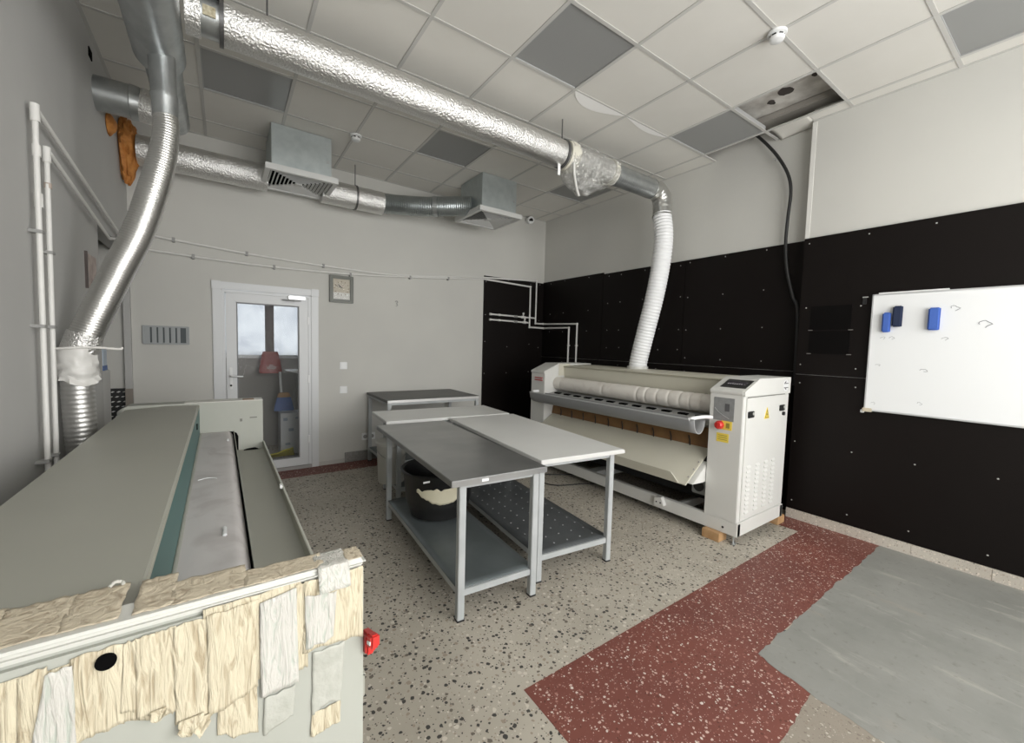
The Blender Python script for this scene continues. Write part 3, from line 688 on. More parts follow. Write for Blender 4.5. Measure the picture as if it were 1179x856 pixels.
def diffuser(x0, x1, y0, y1, z0, label):
    t = thing('air_diffuser', ((x0+x1)/2, (y0+y1)/2, z0), label, 'air diffuser', 'galvanised diffuser boxes')
    MB().box(x0, x1, y0, y1, z0, ZC-.002).build('plenum_box', boxsteel_m, t, .003)
    MB().box(x1-.045, x1-.02, y0-.004, y0, z0+.14, z0+.165).build('rivet_plate', steel_m, t, .001)
    cx, cy, hx, hy = (x0+x1)/2, (y0+y1)/2, (x1-x0)/2+.055, (y1-y0)/2+.055
    def ring(r0, r1, za, zb, zc, name, m, parent):
        """one square louvre blade: outer edge high/low -> inner edge"""
        b = MB(); vs = []
        for (r, z) in ((r0, za), (r1, zb), (r1, zc), (r0, za+.006)):
            vs += [(cx-hx*r, cy-hy*r, z), (cx+hx*r, cy-hy*r, z), (cx+hx*r, cy+hy*r, z), (cx-hx*r, cy+hy*r, z)]
        fs = []
        for k in range(4):
            for q in range(4): fs.append((k*4+q, k*4+(q+1) % 4, ((k+1) % 4)*4+(q+1) % 4, ((k+1) % 4)*4+q))
        return b.add(vs, fs).build(name, m, parent, 0, False)
    g = MB()
    g.box(cx-hx, cx+hx, cy-hy, cy-hy*.86, z0-.055, z0); g.box(cx-hx, cx+hx, cy+hy*.86, cy+hy, z0-.055, z0)
    g.box(cx-hx, cx-hx*.86, cy-hy*.86, cy+hy*.86, z0-.055, z0); g.box(cx+hx*.86, cx+hx, cy-hy*.86, cy+hy*.86, z0-.055, z0)
    gf = g.build('grille_frame', grille_m, t, .002)
    MB().box(cx-hx*.86, cx+hx*.86, cy-hy*.86, cy+hy*.86, z0-.004, z0-.001).build('grille_shadow', dark_m, t, 0)
    for k in range(7):
        r = .84-.105*k
        ring(r, r-.052, z0-.046, z0-.030, z0-.025, 'louvre', grille_m, gf)
    MB().box(cx-hx*.10, cx+hx*.10, cy-hy*.10, cy+hy*.10, z0-.05, z0-.03).build('louvre', grille_m, gf, .001)
diffuser(.42, .94, 4.53, 5.06, 3.115, 'galvanised diffuser box on the left, nearer the glazed door')
diffuser(2.52, 3.01, 4.24, 4.76, 3.105, 'galvanised diffuser box on the right, near the room corner')

# orange foam round the duct holes
def foamfn(u, v):
    a = 2*PI*u; b = PI*v; d = Vector((math.sin(b)*math.cos(a), math.sin(b)*math.sin(a), math.cos(b)))
    k = 1+.22*noise.noise(d*2.6)+.14*noise.noise(d*7)
    drip = .10*max(0, -d.z)**3
    return (max(XL+.002, XL+.045+.085*k*d.x), 5.02+.155*k*d.y*(1-.35*max(0, -d.z)), 3.15+.225*k*d.z-drip)
fo = tag(MB().grid(foamfn, 36, 28).build('foam_seal', foam_m), 'large ragged orange foam patch where the back duct meets the left wall', 'foam', 'orange foam patches')
fo2 = tag(MB().grid(lambda u, v: (XL+.004+.05*math.sin(PI*u)**.7*math.sin(PI*v)**.7, 4.52+.13*(u-.5)*(.6+.8*math.sin(PI*v)), 3.20-.15*v+.012*n3((u*6, v*6, 2), 1)), 12, 14).build('foam_seal', foam_m, None, solid=.006),
        'small round orange foam blob on the left wall under the duct stub', 'foam', 'orange foam patches')
bh = tag(MB().box(XL, XL+.006, 3.98, 4.06, 3.345, 3.405).build('cable_hole', dark_m, None, .001), 'small dark square hole high on the left wall', 'hole')

# ------------------------------------------------------------------ detectors and camera
def detector(x, y, label):
    t = thing('smoke_detector', (x, y, ZC), label, 'smoke detector', 'smoke detectors')
    MB().lathe([(.001, -.016), (.052, -.016), (.055, -.012), (.055, -.0015), (.001, -.0015)], (x, y, ZC), 32).build('base', white_m, t)
    h = MB().lathe([(.001, -.058), (.025, -.056), (.038, -.050), (.043, -.040), (.043, -.032), (.036, -.030), (.036, -.020), (.046, -.016)], (x, y, ZC), 32).build('head', white_m, t)
    for k in range(6):
        a = k*PI/3
        MB().box(-.011, .011, -.003, .003, -.031, -.021).build('vent_slot', blackp_m, h, 0).data.transform(Matrix.Translation((x+.037*math.cos(a), y+.037*math.sin(a), ZC)) @ Matrix.Rotation(a+PI/2, 4, 'Z'))
detector(2.885, 1.285, 'round white smoke detector on the ceiling at upper right')
detector(1.115, 4.30, 'round white smoke detector on the ceiling between the diffuser boxes')
cm = thing('security_camera', (3.98, YB, 3.46), 'small white security camera high in the back corner', 'camera')
MB().box(3.95, 4.01, YB-.012, YB, 3.41, 3.49).build('mount', white_m, cm, .004)
MB().tube([(3.98, YB-.01, 3.46), (3.965, YB-.06, 3.45)], .014, 10).build('arm', white_m, cm)
MB().tube([(3.97, YB-.03, 3.452), (3.945, YB-.115, 3.435), (3.943, YB-.121, 3.434)], [.05, .054, .048], 20).build('body', white_m, cm)
MB().tube([(3.944, YB-.118, 3.434), (3.942, YB-.126, 3.425)], .032, 20).build('lens', blackp_m, cm)

# ------------------------------------------------------------------ things on the back wall
ck = thing('wall_clock', (1.2, YB, 2.12), 'square dark framed wall clock with cream dial', 'clock')
frame('frame', 1.065, 1.335, 1.955, 2.275, YB-.035, YB, .04, clockf_m, ck)
dl = MB().box(1.10, 1.30, YB-.018, YB-.005, 1.99, 2.24).build('dial', clockd_m, ck, 0)
MB().box(1.105, 1.295, YB-.0195, YB-.0175, 1.995, 2.075).build('dial_band', mat('dial_pale', (.66, .66, .62), .4), dl, 0)
for k in range(12):
    a = k*PI/6
    MB().box(-.004, .004, -.002, 0, .072, .088).build('hour_mark', mat('dial_brown', (.2, .15, .1), .5), dl, 0).data.transform(Matrix.Translation((1.2, YB-.0195, 2.125)) @ Matrix.Rotation(a, 4, 'Y'))
for a, l, w in ((math.radians(-48), .055, .004), (math.radians(-75), .075, .003)):
    MB().box(-w, w, -.002, 0, -.01, l).build('hand', blackp_m, dl, 0).data.transform(Matrix.Translation((1.2, YB-.022, 2.135)) @ Matrix.Rotation(a, 4, 'Y'))
MB().box(1.095, 1.305, YB-.030, YB-.028, 1.985, 2.245).build('glass', seethrough('clock_glass', (.4, .4, .4), .03, .03), ck, 0)
def switch(x, z, label, grp):
    t = thing('light_switch', (x, YB, z), label, 'switch', grp)
    MB().box(x-.043, x+.043, YB-.010, YB, z-.043, z+.043).build('plate', white_m, t, .003)
    MB().box(x-.028, x+.028, YB-.015, YB-.009, z-.030, z+.030).build('rocker', mat('rocker', (.82, .83, .83), .3), t, .003)
switch(1.225, 1.20, 'upper of two white light switches right of the door', 'light switches')
switch(1.225, .905, 'lower of two white light switches right of the door', 'light switches')
so = thing('wall_socket', (1.50, YB, .30), 'white power socket low on the back wall beside the table leg', 'socket')
MB().box(1.445, 1.525, YB-.012, YB, .255, .345).build('plate', white_m, so, .003); MB().box(1.53, 1.61, YB-.012, YB, .255, .345).build('plate', white_m, so, .003)
for x in (1.485, 1.57):
    MB().tube([(x, YB-.010, .30), (x, YB-.0135, .30)], .024, 20).build('socket_well', mat('socket_grey', (.30, .30, .29), .5), so)
vg = thing('wall_vent', (-.42, YB, 1.51), 'grey slatted wall vent left of the door with one open slot', 'vent')
vm = mat('vent_grey', (.36, .38, .385), .5)
MB().box(-.595, -.25, YB-.006, YB, 1.425, 1.595).build('backing', mat('vent_dark', (.10, .115, .12), .7), vg, .001)
frame('frame', -.60, -.245, 1.42, 1.60, YB-.022, YB-.003, .016, vm, vg)
MB().box(-.59, -.545, YB-.018, YB-.004, 1.43, 1.59).build('slat', vm, vg, .003)
for k in range(5):
    x = -.53+.047*k
    MB().box(x, x+.034, YB-.018, YB-.004, 1.43, 1.59).build('slat', vm, vg, .003) if k < 4 else MB().box(x, x+.026, YB-.018, YB-.004, 1.43, 1.59).build('slat', vm, vg, .003)
MB().box(-.272, -.25, YB-.018, YB-.004, 1.43, 1.59).build('slat', vm, vg, .003)
mk = tag(MB().tube(smooth_path([(1.86, YB-.003, 2.02), (1.88, YB-.003, 2.035), (1.895, YB-.003, 2.02), (1.88, YB-.003, 2.00), (1.895, YB-.003, 1.98), (1.87, YB-.003, 1.965)], 4), .004, 6).build('pencil_mark', mat('pencil_grey', (.3, .3, .29), .8)), 'small grey figure 3 pencilled on the back wall', 'mark')

# ------------------------------------------------------------------ left wall and side room
pc = tag(MB().box(XL, XL+.012, 3.69, 3.92, 1.80, 2.01).build('wall_picture', mat('picture_print', (.30, .22, .19), .5, var=(.55, .47, .43), vscale=14), None, .002), 'small brownish picture on the left wall behind the silver hose', 'picture')
MB().box(XL, XL+.013, 3.68, 3.695, 1.79, 2.02).build('dark_edge', mat('picture_edge', (.09, .07, .065), .5), pc, 0)
wc = thing('white_cabinet', (-.90, 4.7, 0), 'white cabinet standing in the side opening behind the hose', 'cabinet')
MB().box(-1.10, -.775, 4.62, 4.90, .03, 1.205).build('body', mat('cab_white', (.56, .56, .55), .5), wc, .006)
MB().box(-1.09, -.785, 4.612, 4.62, .82, 1.19).build('door', MATS['cab_white'], wc, .003)
MB().box(-.80, -.785, 4.60, 4.612, .76, .86).build('handle', clip_m, wc, .003)
MB().box(-1.08, -.79, 4.63, 4.88, 0, .03).build('plinth', dark_m, wc, 0)
bxx = thing('detergent_box', (-.88, 4.68, 1.205), 'blue and white printed box on top of the white cabinet', 'box')
MB().box(-.98, -.775, 4.66, 4.80, 1.205, 1.40).build('carton_body', mat('carton_pale', (.50, .58, .68), .5), bxx, .003)
MB().box(-.981, -.774, 4.658, 4.802, 1.205, 1.245).build('blue_band', bluep_m, bxx, 0)
for i in range(3):
    for j in range(4): MB().box(-.90+.04*i, -.88+.04*i, 4.657, 4.660, 1.26+.033*j, 1.278+.033*j).build('print_dot', bluep_m, bxx, 0)
tp = thing('tread_plate', (-.9, YB, .5), 'black tread plate with bright lozenges on the wall in the side opening', 'plate')
MB().box(-1.3, -.70, YB-.012, YB-.001, .0, 1.0).build('sheet', blackp_m, tp, .001)
lz = MB().prism([(-.016, -.004), (0, -.007), (.016, .003), (0, .007)], 'y', -.003, .001).build('lozenge', mat('lozenge_bright', (.75, .75, .73), .3)); lme = lz.data; bpy.data.objects.remove(lz)
for i in range(8):
    for j in range(9):
        o = bpy.data.objects.new('lozenge', lme); COL.objects.link(o); o.parent = tp
        o.matrix_basis = Matrix.Translation((-1.0+.042*i+(.0 if j % 2 else .012), YB-.013, .60+.046*j)); o.matrix_parent_inverse = parent_inv(tp)
jb = tag(MB().box(XL-.047, XL+.008, YB-.062, YB-.051, .0, 1.0).build('jamb_strip', mat('jamb_brown', (.27, .24, .21), .7), None, .002), 'brown strip on the foot of the side opening jamb', 'strip')

# ------------------------------------------------------------------ black cable from the ceiling hole
cbp = smooth_path([(4.22, 2.06, 3.62), (4.25, 1.97, 3.52), (4.27, 1.84, 3.34), (4.27, 1.735, 3.14), (4.275, 1.70, 2.97), (4.28, 1.712, 2.74), (4.28, 1.716, 2.51), (4.28, 1.69, 2.26), (4.28, 1.63, 2.02), (4.285, 1.58, 1.85), (4.29, 1.57, 1.2)], 8)
cbl = tag(MB().tube(cbp, .0135, 12).build('black_cable', cable_m), 'thick black cable hanging from the ceiling hole down the right wall', 'cable')
MB().tube([(4.25, 1.85, 3.30), (4.335, 1.87, 3.32)], .006, 6).build('cable_nail', clip_m, cbl)

# ------------------------------------------------------------------ whiteboard and erasers
WX = XN-T
wbd = thing('whiteboard', (WX, .28, 1.51), 'white magnetic whiteboard on the black boards with faint smudges', 'whiteboard')
MB().box(WX-.022, WX-.002, -.47, 1.028, 1.065, 1.965).build('panel', board_m, wbd, .002)
b = MB(); b.box(WX-.026, WX-.001, -.475, 1.034, 1.962, 1.972); b.box(WX-.026, WX-.001, -.475, 1.034, 1.056, 1.067); b.box(WX-.026, WX-.001, 1.026, 1.036, 1.056, 1.972); b.box(WX-.026, WX-.001, -.48, -.47, 1.056, 1.972)
b.build('rim', alu_m, wbd, .001)
MB().box(WX-.032, WX-.001, .985, 1.045, 1.048, 1.078).build('corner_cap', mat('cap_yellowed', (.58, .52, .40), .5), wbd, .004)
MB().box(WX-.024, WX-.002, .62, 1.0, 1.972, 1.982).build('hanging_strip', white_m, wbd, .001)
MB().box(WX-.012, WX, 1.035, 1.06, 1.035, 1.06).build('corner_fixing', white_m, wbd, .003)
for (yy, zz, s) in ((.585, 1.84, 1), (.44, 1.725, 1.3), (.955, 1.63, .6), (.905, 1.63, .7), (.62, 1.625, .7), (.97, 1.42, .6), (.715, 1.395, .9), (.98, 1.12, .5), (.72, 1.15, .6)):
    q = [(WX-.0225, yy+.022*s*math.cos(t)*(1+.3*math.sin(3*t+yy*40)), zz+.014*s*math.sin(t)*(1+.4*math.cos(2*t+zz*9))) for t in [k*.45 for k in range(11)]]
    MB().tube(q, .0018*s, 5).build('marker_smudge', mark_m, wbd)
def eraser(y0, y1, z0, z1, m, label):
    t = thing('whiteboard_eraser', (WX-.022, (y0+y1)/2, z0), label, 'eraser', 'erasers on the whiteboard')
    MB().box(WX-.058, WX-.034, y0, y1, z0, z1).build('grip', m, t, .009, seg=3)
    MB().box(WX-.036, WX-.0222, y0+.003, y1-.003, z0+.003, z1-.003).build('felt_pad', m, t, .002)
eraser(.912, .962, 1.675, 1.825, blue_m, 'blue whiteboard eraser at the far left, lowest of the three')
eraser(.848, .904, 1.715, 1.872, navy_m, 'dark navy whiteboard eraser, between the two blue ones')
eraser(.648, .710, 1.687, 1.848, blue_m, 'blue whiteboard eraser standing apart on the right')

# ------------------------------------------------------------------ work tables
def table(label, c, rz, w, l, h, top_m, top_t, shelf_m_, legs, name='work_table', shelf_z=.17, lg=.04, shelf=True, rails=True, dots=False):
    """w along x, l along y; built around the origin of the table's Empty"""
    t = thing(name, (c[0], c[1], 0), label, 'table', 'grey framed work tables', rz)
    M = t.matrix_basis.copy()
    def mk(b, nm, m, par, bev=.002, kind=None, **k):
        b.v = [tuple(M @ Vector(p)) for p in b.v]; return b.build(nm, m, par, bev, **k)
    tp_ = mk(MB().box(-w/2, w/2, -l/2, l/2, h-top_t, h), 'tabletop', top_m, t, .003)
    for (x, y) in legs:
        g = mk(MB().box(x-lg/2, x+lg/2, y-lg/2, y+lg/2, .008, h-top_t), 'leg', leg_m, t, .003)
        mk(MB().box(x-lg/2-.001, x+lg/2+.001, y-lg/2-.001, y+lg/2+.002, 0, .010), 'foot_cap', blackp_m, g, .001)
    xs = sorted({q[0] for q in legs}); ys = sorted({q[1] for q in legs})
    if shelf:
        i = .012
        f = lambda u, v: (xs[0]-i+(xs[-1]-xs[0]+2*i)*u, ys[0]+(ys[-1]-ys[0])*v, shelf_z+.004+.012*n3((u*2+c[0], v*3, 1), 1)*(math.sin(PI*u)*math.sin(PI*v)))
        mk(MB().grid(f, 10, 24), 'shelf', shelf_m_, t, 0, solid=.003)
        if dots:
            d = MB()
            for a in range(5):
                for q in range(14): d.lathe([(.006, 0), (.004, .003)], (xs[0]+.07+(xs[-1]-xs[0]-.14)*a/4, ys[0]+.08+(ys[-1]-ys[0]-.16)*q/13, shelf_z+.009), 6)
            k = mk(d, 'rivets', mat('rivet', (.33, .34, .35), .4), t, 0); k['kind'] = 'stuff'
    rz_ = shelf_z-.016
    for x in (xs[0], xs[-1]): mk(MB().box(x-.012, x+.012, ys[0]+lg/2, ys[-1]-lg/2, rz_-.018, rz_+.018), 'side_rail', leg_m, t, .002)
    for y in (ys[0], ys[-1]): mk(MB().box(xs[0]+lg/2, xs[-1]-lg/2, y-.012, y+.012, rz_-.018, rz_+.018), 'end_rail', leg_m, t, .002)
    if rails:
        zt = h-top_t
        for x in (xs[0], xs[-1]): mk(MB().box(x-.013, x+.013, ys[0]+lg/2, ys[-1]-lg/2, zt-.03, zt), 'top_rail', leg_m, t, .002)
        for y in (ys[0], ys[-1]): mk(MB().box(xs[0]+lg/2, xs[-1]-lg/2, y-.013, y+.013, zt-.03, zt), 'top_rail', leg_m, t, .002)
    return t, mk
R_ = math.radians
tA, mkA = table('stainless steel topped work table in front with a black tub below', (1.307, 2.617), R_(-4), .60, 1.60, .80, stain_m, .035, shelf_m,
            [(-.215, -.735), (.255, -.735), (-.215, .72), (.255, .72)])
mkA(MB().box(-.13, -.09, -.803, -.800, .775, .79), 'sticker', white_m, tA, 0)
tB, mkB = table('white topped work table, long one beside the steel topped table', (2.02, 2.655), R_(-6), .69, 1.57, .80, lam_m, .026, shelfd_m,
            [(-.315, -.735), (.265, -.735), (-.315, .72), (.265, .72)], dots=True)
mkB(MB().box(-.345, .345, -.789, -.784, .774, .796), 'edge_strip', mat('edge_white', (.62, .62, .60), .4), tB, .001)
tC, mkC = table('white topped work table set crosswise behind the steel topped table', (1.835, 3.80), R_(-5), 1.25, .60, .80, lam_m, .026, shelf_m,
            [(-.50, -.25), (.55, -.25), (-.50, .25), (.55, .25)])
tD, mkD = table('dark metal topped work table against the back wall', (2.06, 4.80), R_(-1.5), 1.15, .84, .865, mat('dark_top', (.13, .13, .125), .5, .2, var=(.10, .10, .098), vscale=4), .03, shelf_m,
            [(-.545, -.39), (.545, -.39), (-.545, .385), (.545, .385)])
mkD(MB().box(-.57, .57, -.425, -.418, .835, .863), 'edge_strip', mat('edge_bright', (.62, .62, .61), .35, .4), tD, .001)

# ------------------------------------------------------------------ tub and bucket
tz = .182; tc_ = (1.385, 2.90, tz)
tubt = thing('round_tub', tc_, 'big round black tub on the shelf of the steel topped table', 'tub')
MB().lathe([(.001, 0), (.17, 0), (.195, .012), (.205, .05), (.222, .10), (.226, .115), (.246, .30), (.262, .318), (.266, .332), (.258, .338), (.242, .330), (.236, .30), (.215, .11), (.19, .03), (.001, .02)], tc_, 48, False).build('body', tub_m, tubt)
def lab(u, v):
    a = math.radians(208+82*u)
    top = .255-.02*(1-u); bot = .165-.055*math.sin(PI*min(1, u*1.1))+.05*(1-u)
    jag = .012*n3((u*14, 0, 0), 1)
    z = bot+jag+(top-bot+(.02*n3((u*11, 3, 0), 1)))*v
    r = .222+(.246-.222)*(z-.10)/.2+.0035
    return (tc_[0]+r*math.cos(a), tc_[1]+r*math.sin(a), tz+z)
MB().grid(lab, 40, 6).build('torn_label', paper_m, tubt, solid=.002)
MB().box(1.18, 1.225, 2.695, 2.70, tz+.30, tz+.312).build('label_scrap', white_m, tubt, .001)
tubt.scale = (1.1, 1.1, 1.08)
bkc = (1.315, 3.79, .182)
bk = thing('white_bucket', bkc, 'white plastic bucket with lid behind the steel topped table', 'bucket')
MB().lathe([(.001, 0), (.115, 0), (.12, .01), (.133, .36), (.001, .36)], bkc, 40, False).build('body', bucket_m, bk)
MB().lathe([(.136, .352), (.145, .358), (.145, .385), (.138, .393), (.10, .395), (.001, .39)], bkc, 40, False).build('lid', bucket_m, bk)
MB().tube(smooth_path([(bkc[0]+.142*math.cos(a), bkc[1]+.142*math.sin(a)-.02*math.sin(a), bkc[2]+.33-.10*abs(math.sin(a-PI))) for a in [PI+PI*k/10 for k in range(11)]], 3), .003, 6).build('handle', clip_m, bk)

# ------------------------------------------------------------------ old ironer on the left (grey-green, end panels taped up)
LX0, LX1, LY0, LY1, LZ = -.51, .24, .845, 3.50, 1.05
IR = thing('flatwork_ironer', (-.13, 2.1, 0), 'old grey green flatwork ironer at the left with its near end covered in masking tape', 'ironing machine', 'flatwork ironers')
ne = MB().box(LX0-.06, LX1, LY0+.006, LY0+.07, .04, LZ-.018).build('near_end_panel', greenl_m, IR, .008)
MB().box(LX0-.06, LX1+.004, LY0+.002, LY0+.072, LZ-.02, LZ).build('top_flange', mat('flange_pale', (.60, .60, .56), .5), ne, .009, seg=3)
# far end panel with a rounded cut-out
pr = [(LX0-.02, .04), (LX1+.012, .04), (LX1+.012, LZ+.002), (LX0+.03, LZ+.002), (LX0-.02, LZ-.03)]
fe = MB().prism(pr, 'y', LY1, LY1+.13).build('far_end_panel', greenl_m, IR, .004)
MB().prism([(-.105, .70), (.10, .70), (.10, .80), (.09, .825), (.068, .838), (-.105, .838)], 'y', LY1-.003, LY1+.001).build('cutout', dark_m, fe, 0)
MB().box(-.20, LX1+.013, LY1-.002, LY1+.132, LZ, LZ+.006).build('edge_bead', mat('bead_pale', (.62, .62, .57), .5), fe, .002)
MB().box(.17, .215, LY1-.002, LY1+.001, .925, .933).build('scuff', mat('scuff_dark', (.2, .2, .18), .7), fe, 0)
MB().box(.11, .125, LY1-.002, LY1+.001, .905, .925).build('scuff', MATS['scuff_dark'], fe, 0)
MB().box(.13, .20, LY1+.02, LY1+.07, LZ+.004, LZ+.011).build('rust_flake', mat('rust', (.25, .17, .11), .8), fe, .002)
# hood: one bent sheet
hd = MB()
hp_ = [(LX0-.005, .50), (LX0, .98), (LX0+.02, 1.030), (-.30, 1.042), (-.125, 1.040), (-.119, 1.034), (-.125, 1.028), (-.30, 1.030), (LX0+.03, 1.018), (LX0+.014, .97), (LX0+.01, .50)]
hd.prism(hp_, 'y', LY0+.06, LY1-.001).build('hood', green_m, IR, 0)
MB().prism([(-.129, 1.036), (-.117, 1.036), (-.117, 1.027), (-.129, 1.027)], 'y', LY0+.06, LY1-.001).build('hood_edge', mat('edge_pale', (.44, .44, .38), .45), IR, .002)
tl = MB().box(-.135, -.119, LY0+.06, LY1-.001, .835, 1.03).build('teal_strip', teal_m, IR, .001)
MB().tube([(-.117, 3.05, .95), (-.117, 3.05, .985)], .004, 8).build('latch', dark_m, tl)
MB().box(-.119, -.108, LY0+.06, LY1-.001, .832, .846).build('lower_bead', mat('edge_pale2', (.47, .47, .42), .45), IR, .003)
# padded roll seen from above
ap = MB()
def apf(u, v):
    a = PI*.5*(1-u)
    if u < .55: x = -.112+.14*u/.55; z = .842+.002*n3((u*6, v*20, 0), 1)
    else:
        t = (u-.55)/.45*PI/2; x = .028+.04*math.sin(t); z = .802+.04*math.cos(t)
    return (x, LY0+.06+(LY1-.004-LY0-.06)*v, z+.0015*n3((u*4, v*30, 2), 1))
ap.grid(apf, 14, 60).build('padded_roll', apron_m, IR)
MB().box(-.112, .064, LY0+.06, LY1-.004, .66, .80).build('roll_core', dark_m, IR, 0)
for (x, y, l) in ((.005, 1.66, .075), (.035, 3.18, .05)):
    MB().box(x-.006, x+.006, y-l/2, y+l/2, .841, .851).build('clip', white_m, IR, .003)
MB().tube(smooth_path([(-.09, 2.33, .845), (-.06, 2.345, .8465), (-.03, 2.335, .846), (-.02, 2.32, .8455)], 4), .002, 6).build('loose_thread', white_m, IR)
# feed trough with upright lip
tr = [(.072, .84), (.078, .70), (.078, .688), (.245, .688), (.257, .70), (.257, .748), (.251, .748), (.249, .702), (.240, .696), (.086, .698), (.081, .705), (.076, .84)]
MB().prism(tr, 'y', LY0+.06, LY1-.002).build('feed_trough', green_m, IR, 0)
MB().box(.249, .259, LY0+.06, LY1-.002, .744, .750).build('lip_bead', mat('edge_pale3', (.50, .50, .44), .45), IR, .002)
MB().box(.238, .250, 2.33, 2.36, .745, .763).build('lip_clip', white_m, IR, .002)
MB().prism([(.13, .698), (.22, .698), (.20, .709), (.15, .704)], 'y', LY1-.03, LY1-.004).build('dark_ridge', dark_m, IR, 0)  # low black ridge across the far end of the trough
MB().box(LX0+.03, LX1-.02, LY0+.06, LY1, .06, .685).build('lower_body', green_m, IR, .004)
for x in (LX0, LX1-.06):
    for y in (LY0+.03, LY1+.05): MB().tube([(x+.03, y+.03, 0), (x+.03, y+.03, .06)], .025, 12).build('foot', blackp_m, IR)
# hole with worn rim in the near panel
MB().tube([(-.150, LY0+.0045, .998), (-.150, LY0+.010, .998)], .0165, 24).build('hole_rim', mat('rim_pale', (.55, .56, .54), .5), ne)
MB().tube([(-.150, LY0-.001, .998), (-.150, LY0+.009, .998)], .0125, 24).build('shaft_hole', dark_m, ne)
# tape strips: (bottom-left, bottom-right, top-right, top-left) in x,z on the end panel
def tape(q, m, seed, off=0.0, lift=.0013, nx=10, nz=22, ragged_end=.010, y=LY0+.004):
    bl, br_, tr_, tl_ = q
    def fn(u, v):
        bx = bl[0]+(br_[0]-bl[0])*u; bz = bl[1]+(br_[1]-bl[1])*u + ragged_end*n3((u*5+seed, seed*3.1, 0), 1)
        tx = tl_[0]+(tr_[0]-tl_[0])*u; tz = tl_[1]+(tr_[1]-tl_[1])*u + .004*n3((u*4+seed, 7, 0), 1)
        x = bx+(tx-bx)*v; z = bz+(tz-bz)*v
        x += .0012*n3((seed*2, z*30, u*2), 1)
        wr = n3((x*120+seed, z*22, seed), 1)*.6+n3((x*50, z*9, seed+3), 1)*.7
        return (x, y-off-lift*.6-lift*wr, z)
    return MB().grid(fn, nx, nz).build('tape_strip', m, ne, solid=.0007)
strips = [
 ([(-.40, .84), (-.245, .86), (-.236, 1.012), (-.39, 1.012)], tape_m), ([(-.245, .85), (-.212, .86), (-.211, 1.018), (-.240, 1.012)], tape_m),
 ([(-.236, .86), (-.185, .88), (-.185, 1.010), (-.214, 1.006)], tapew_m), ([(-.192, .882), (-.132, .888), (-.128, 1.018), (-.188, 1.019)], tape_m),
 ([(-.136, .905), (-.114, .90), (-.114, 1.018), (-.130, 1.018)], tape_m), ([(-.118, .888), (-.088, .885), (-.088, 1.022), (-.116, 1.020)], tape_m),
 ([(-.092, .884), (-.066, .872), (-.066, 1.022), (-.092, 1.020)], tape_m), ([(-.070, .848), (-.020, .842), (-.020, 1.022), (-.070, 1.022)], tape_m),
 ([(-.026, .838), (.048, .862), (.047, 1.026), (-.026, 1.024)], tape_m), ([(-.014, .798), (.048, .77), (.047, .87), (-.012, .86)], tape_m),
 ([(.032, .915), (.050, .91), (.052, 1.028), (.034, 1.028)], tape_m),
 ([(.052, .838), (.115, .842), (.112, 1.030), (.052, 1.020)], tapew_m), ([(.108, .86), (.132, .862), (.130, 1.034), (.110, 1.034)], tape_m),
 ([(.122, .89), (.236, .884), (.236, 1.035), (.126, 1.035)], tape_m), ([(.128, .900), (.178, .905), (.184, 1.000), (.126, 1.006)], tapew_m),
 ([(.136, .712), (.191, .716), (.192, .762), (.138, .760)], tape_m),
]
tape([(-.45, .80), (-.19, .885), (-.19, 1.010), (-.45, 1.010)], tape_m, 9.1, off=-.001, nx=30)
tape([(-.19, .895), (-.02, .862), (-.02, 1.018), (-.19, 1.012)], tape_m, 9.7, off=-.001, nx=30)
tape([(-.03, .862), (.12, .885), (.12, 1.040), (-.03, 1.034)], tape_m, 10.3, off=-.001, nx=30)
for k, (q, m) in enumerate(strips): tape(q, m, k*1.7+.3, off=.0009*(k % 3)+(.0015 if m is tapew_m else 0))
wt = mat('tape_worn_grey', (.47, .475, .43), .6, var=(.40, .405, .36), vscale=30, bump=.3, bscale=60)
tape([(.138, .76), (.193, .765), (.20, .885), (.140, .885)], wt, 4.4)
tape([(.056, .76), (.105, .775), (.110, .835), (.058, .832)], wt, 6.1)
# tape lying over the top flange
def toptape(x0, x1, y0, y1, m, seed, droop=0.0):
    def fn(u, v):
        x = x0+(x1-x0)*u + .004*n3((v*4, seed, 0), 1); y = y0+(y1-y0)*v+.006*n3((u*6+seed, v, 2), 1)*(1 if v > .5 else 0)
        z = LZ+.0018+.0018*n3((x*70, y*45+seed, 0), 1)+.0014*n3((x*25, y*25, seed), 1)
        if y < LY0+.006: z -= (LY0+.006-y)*2.2
        return (x, y, z)
    MB().grid(fn, max(8, int((x1-x0)/.008)), 18).build('tape_strip', m, ne, solid=.0007)
toptape(-.46, -.285, .872, .992, tapet_m, 1); toptape(-.287, -.205, .868, .985, tapet_m, 2); toptape(-.207, -.138, .866, .985, tapet_m, 3)
toptape(-.122, -.070, .864, .980, tapet_m, 4); toptape(-.074, .035, .862, .945, tapet_m, 5); toptape(.03, .165, .858, .918, tapet_m, 6)
toptape(.150, .208, .832, .915, tapew_m, 7); toptape(.205, .238, .855, .905, tapet_m, 8)
def loose(x, z, w, h, seed):
    MB().grid(lambda u, v: (x+w*u+.004*n3((u*4, v*4, seed), 1), LY0-.002-.010*v*(1+.5*n3((u*5, v*3, seed), 1)), z-h*(1-abs(u-.4)*1.2)*v), 6, 6).build('tape_strip', tape_m, ne, solid=.0007)
loose(-.066, .856, .035, .028, 1); loose(-.10, .892, .02, .016, 2); loose(-.045, .85, .022, .03, 3)
MB().tube(smooth_path([(-.165, .975, LZ+.006), (-.158, .982, LZ+.010), (-.150, .983, LZ+.007), (-.147, .978, LZ+.005)], 5), .003, 8).build('tape_curl', tapew_m, ne)
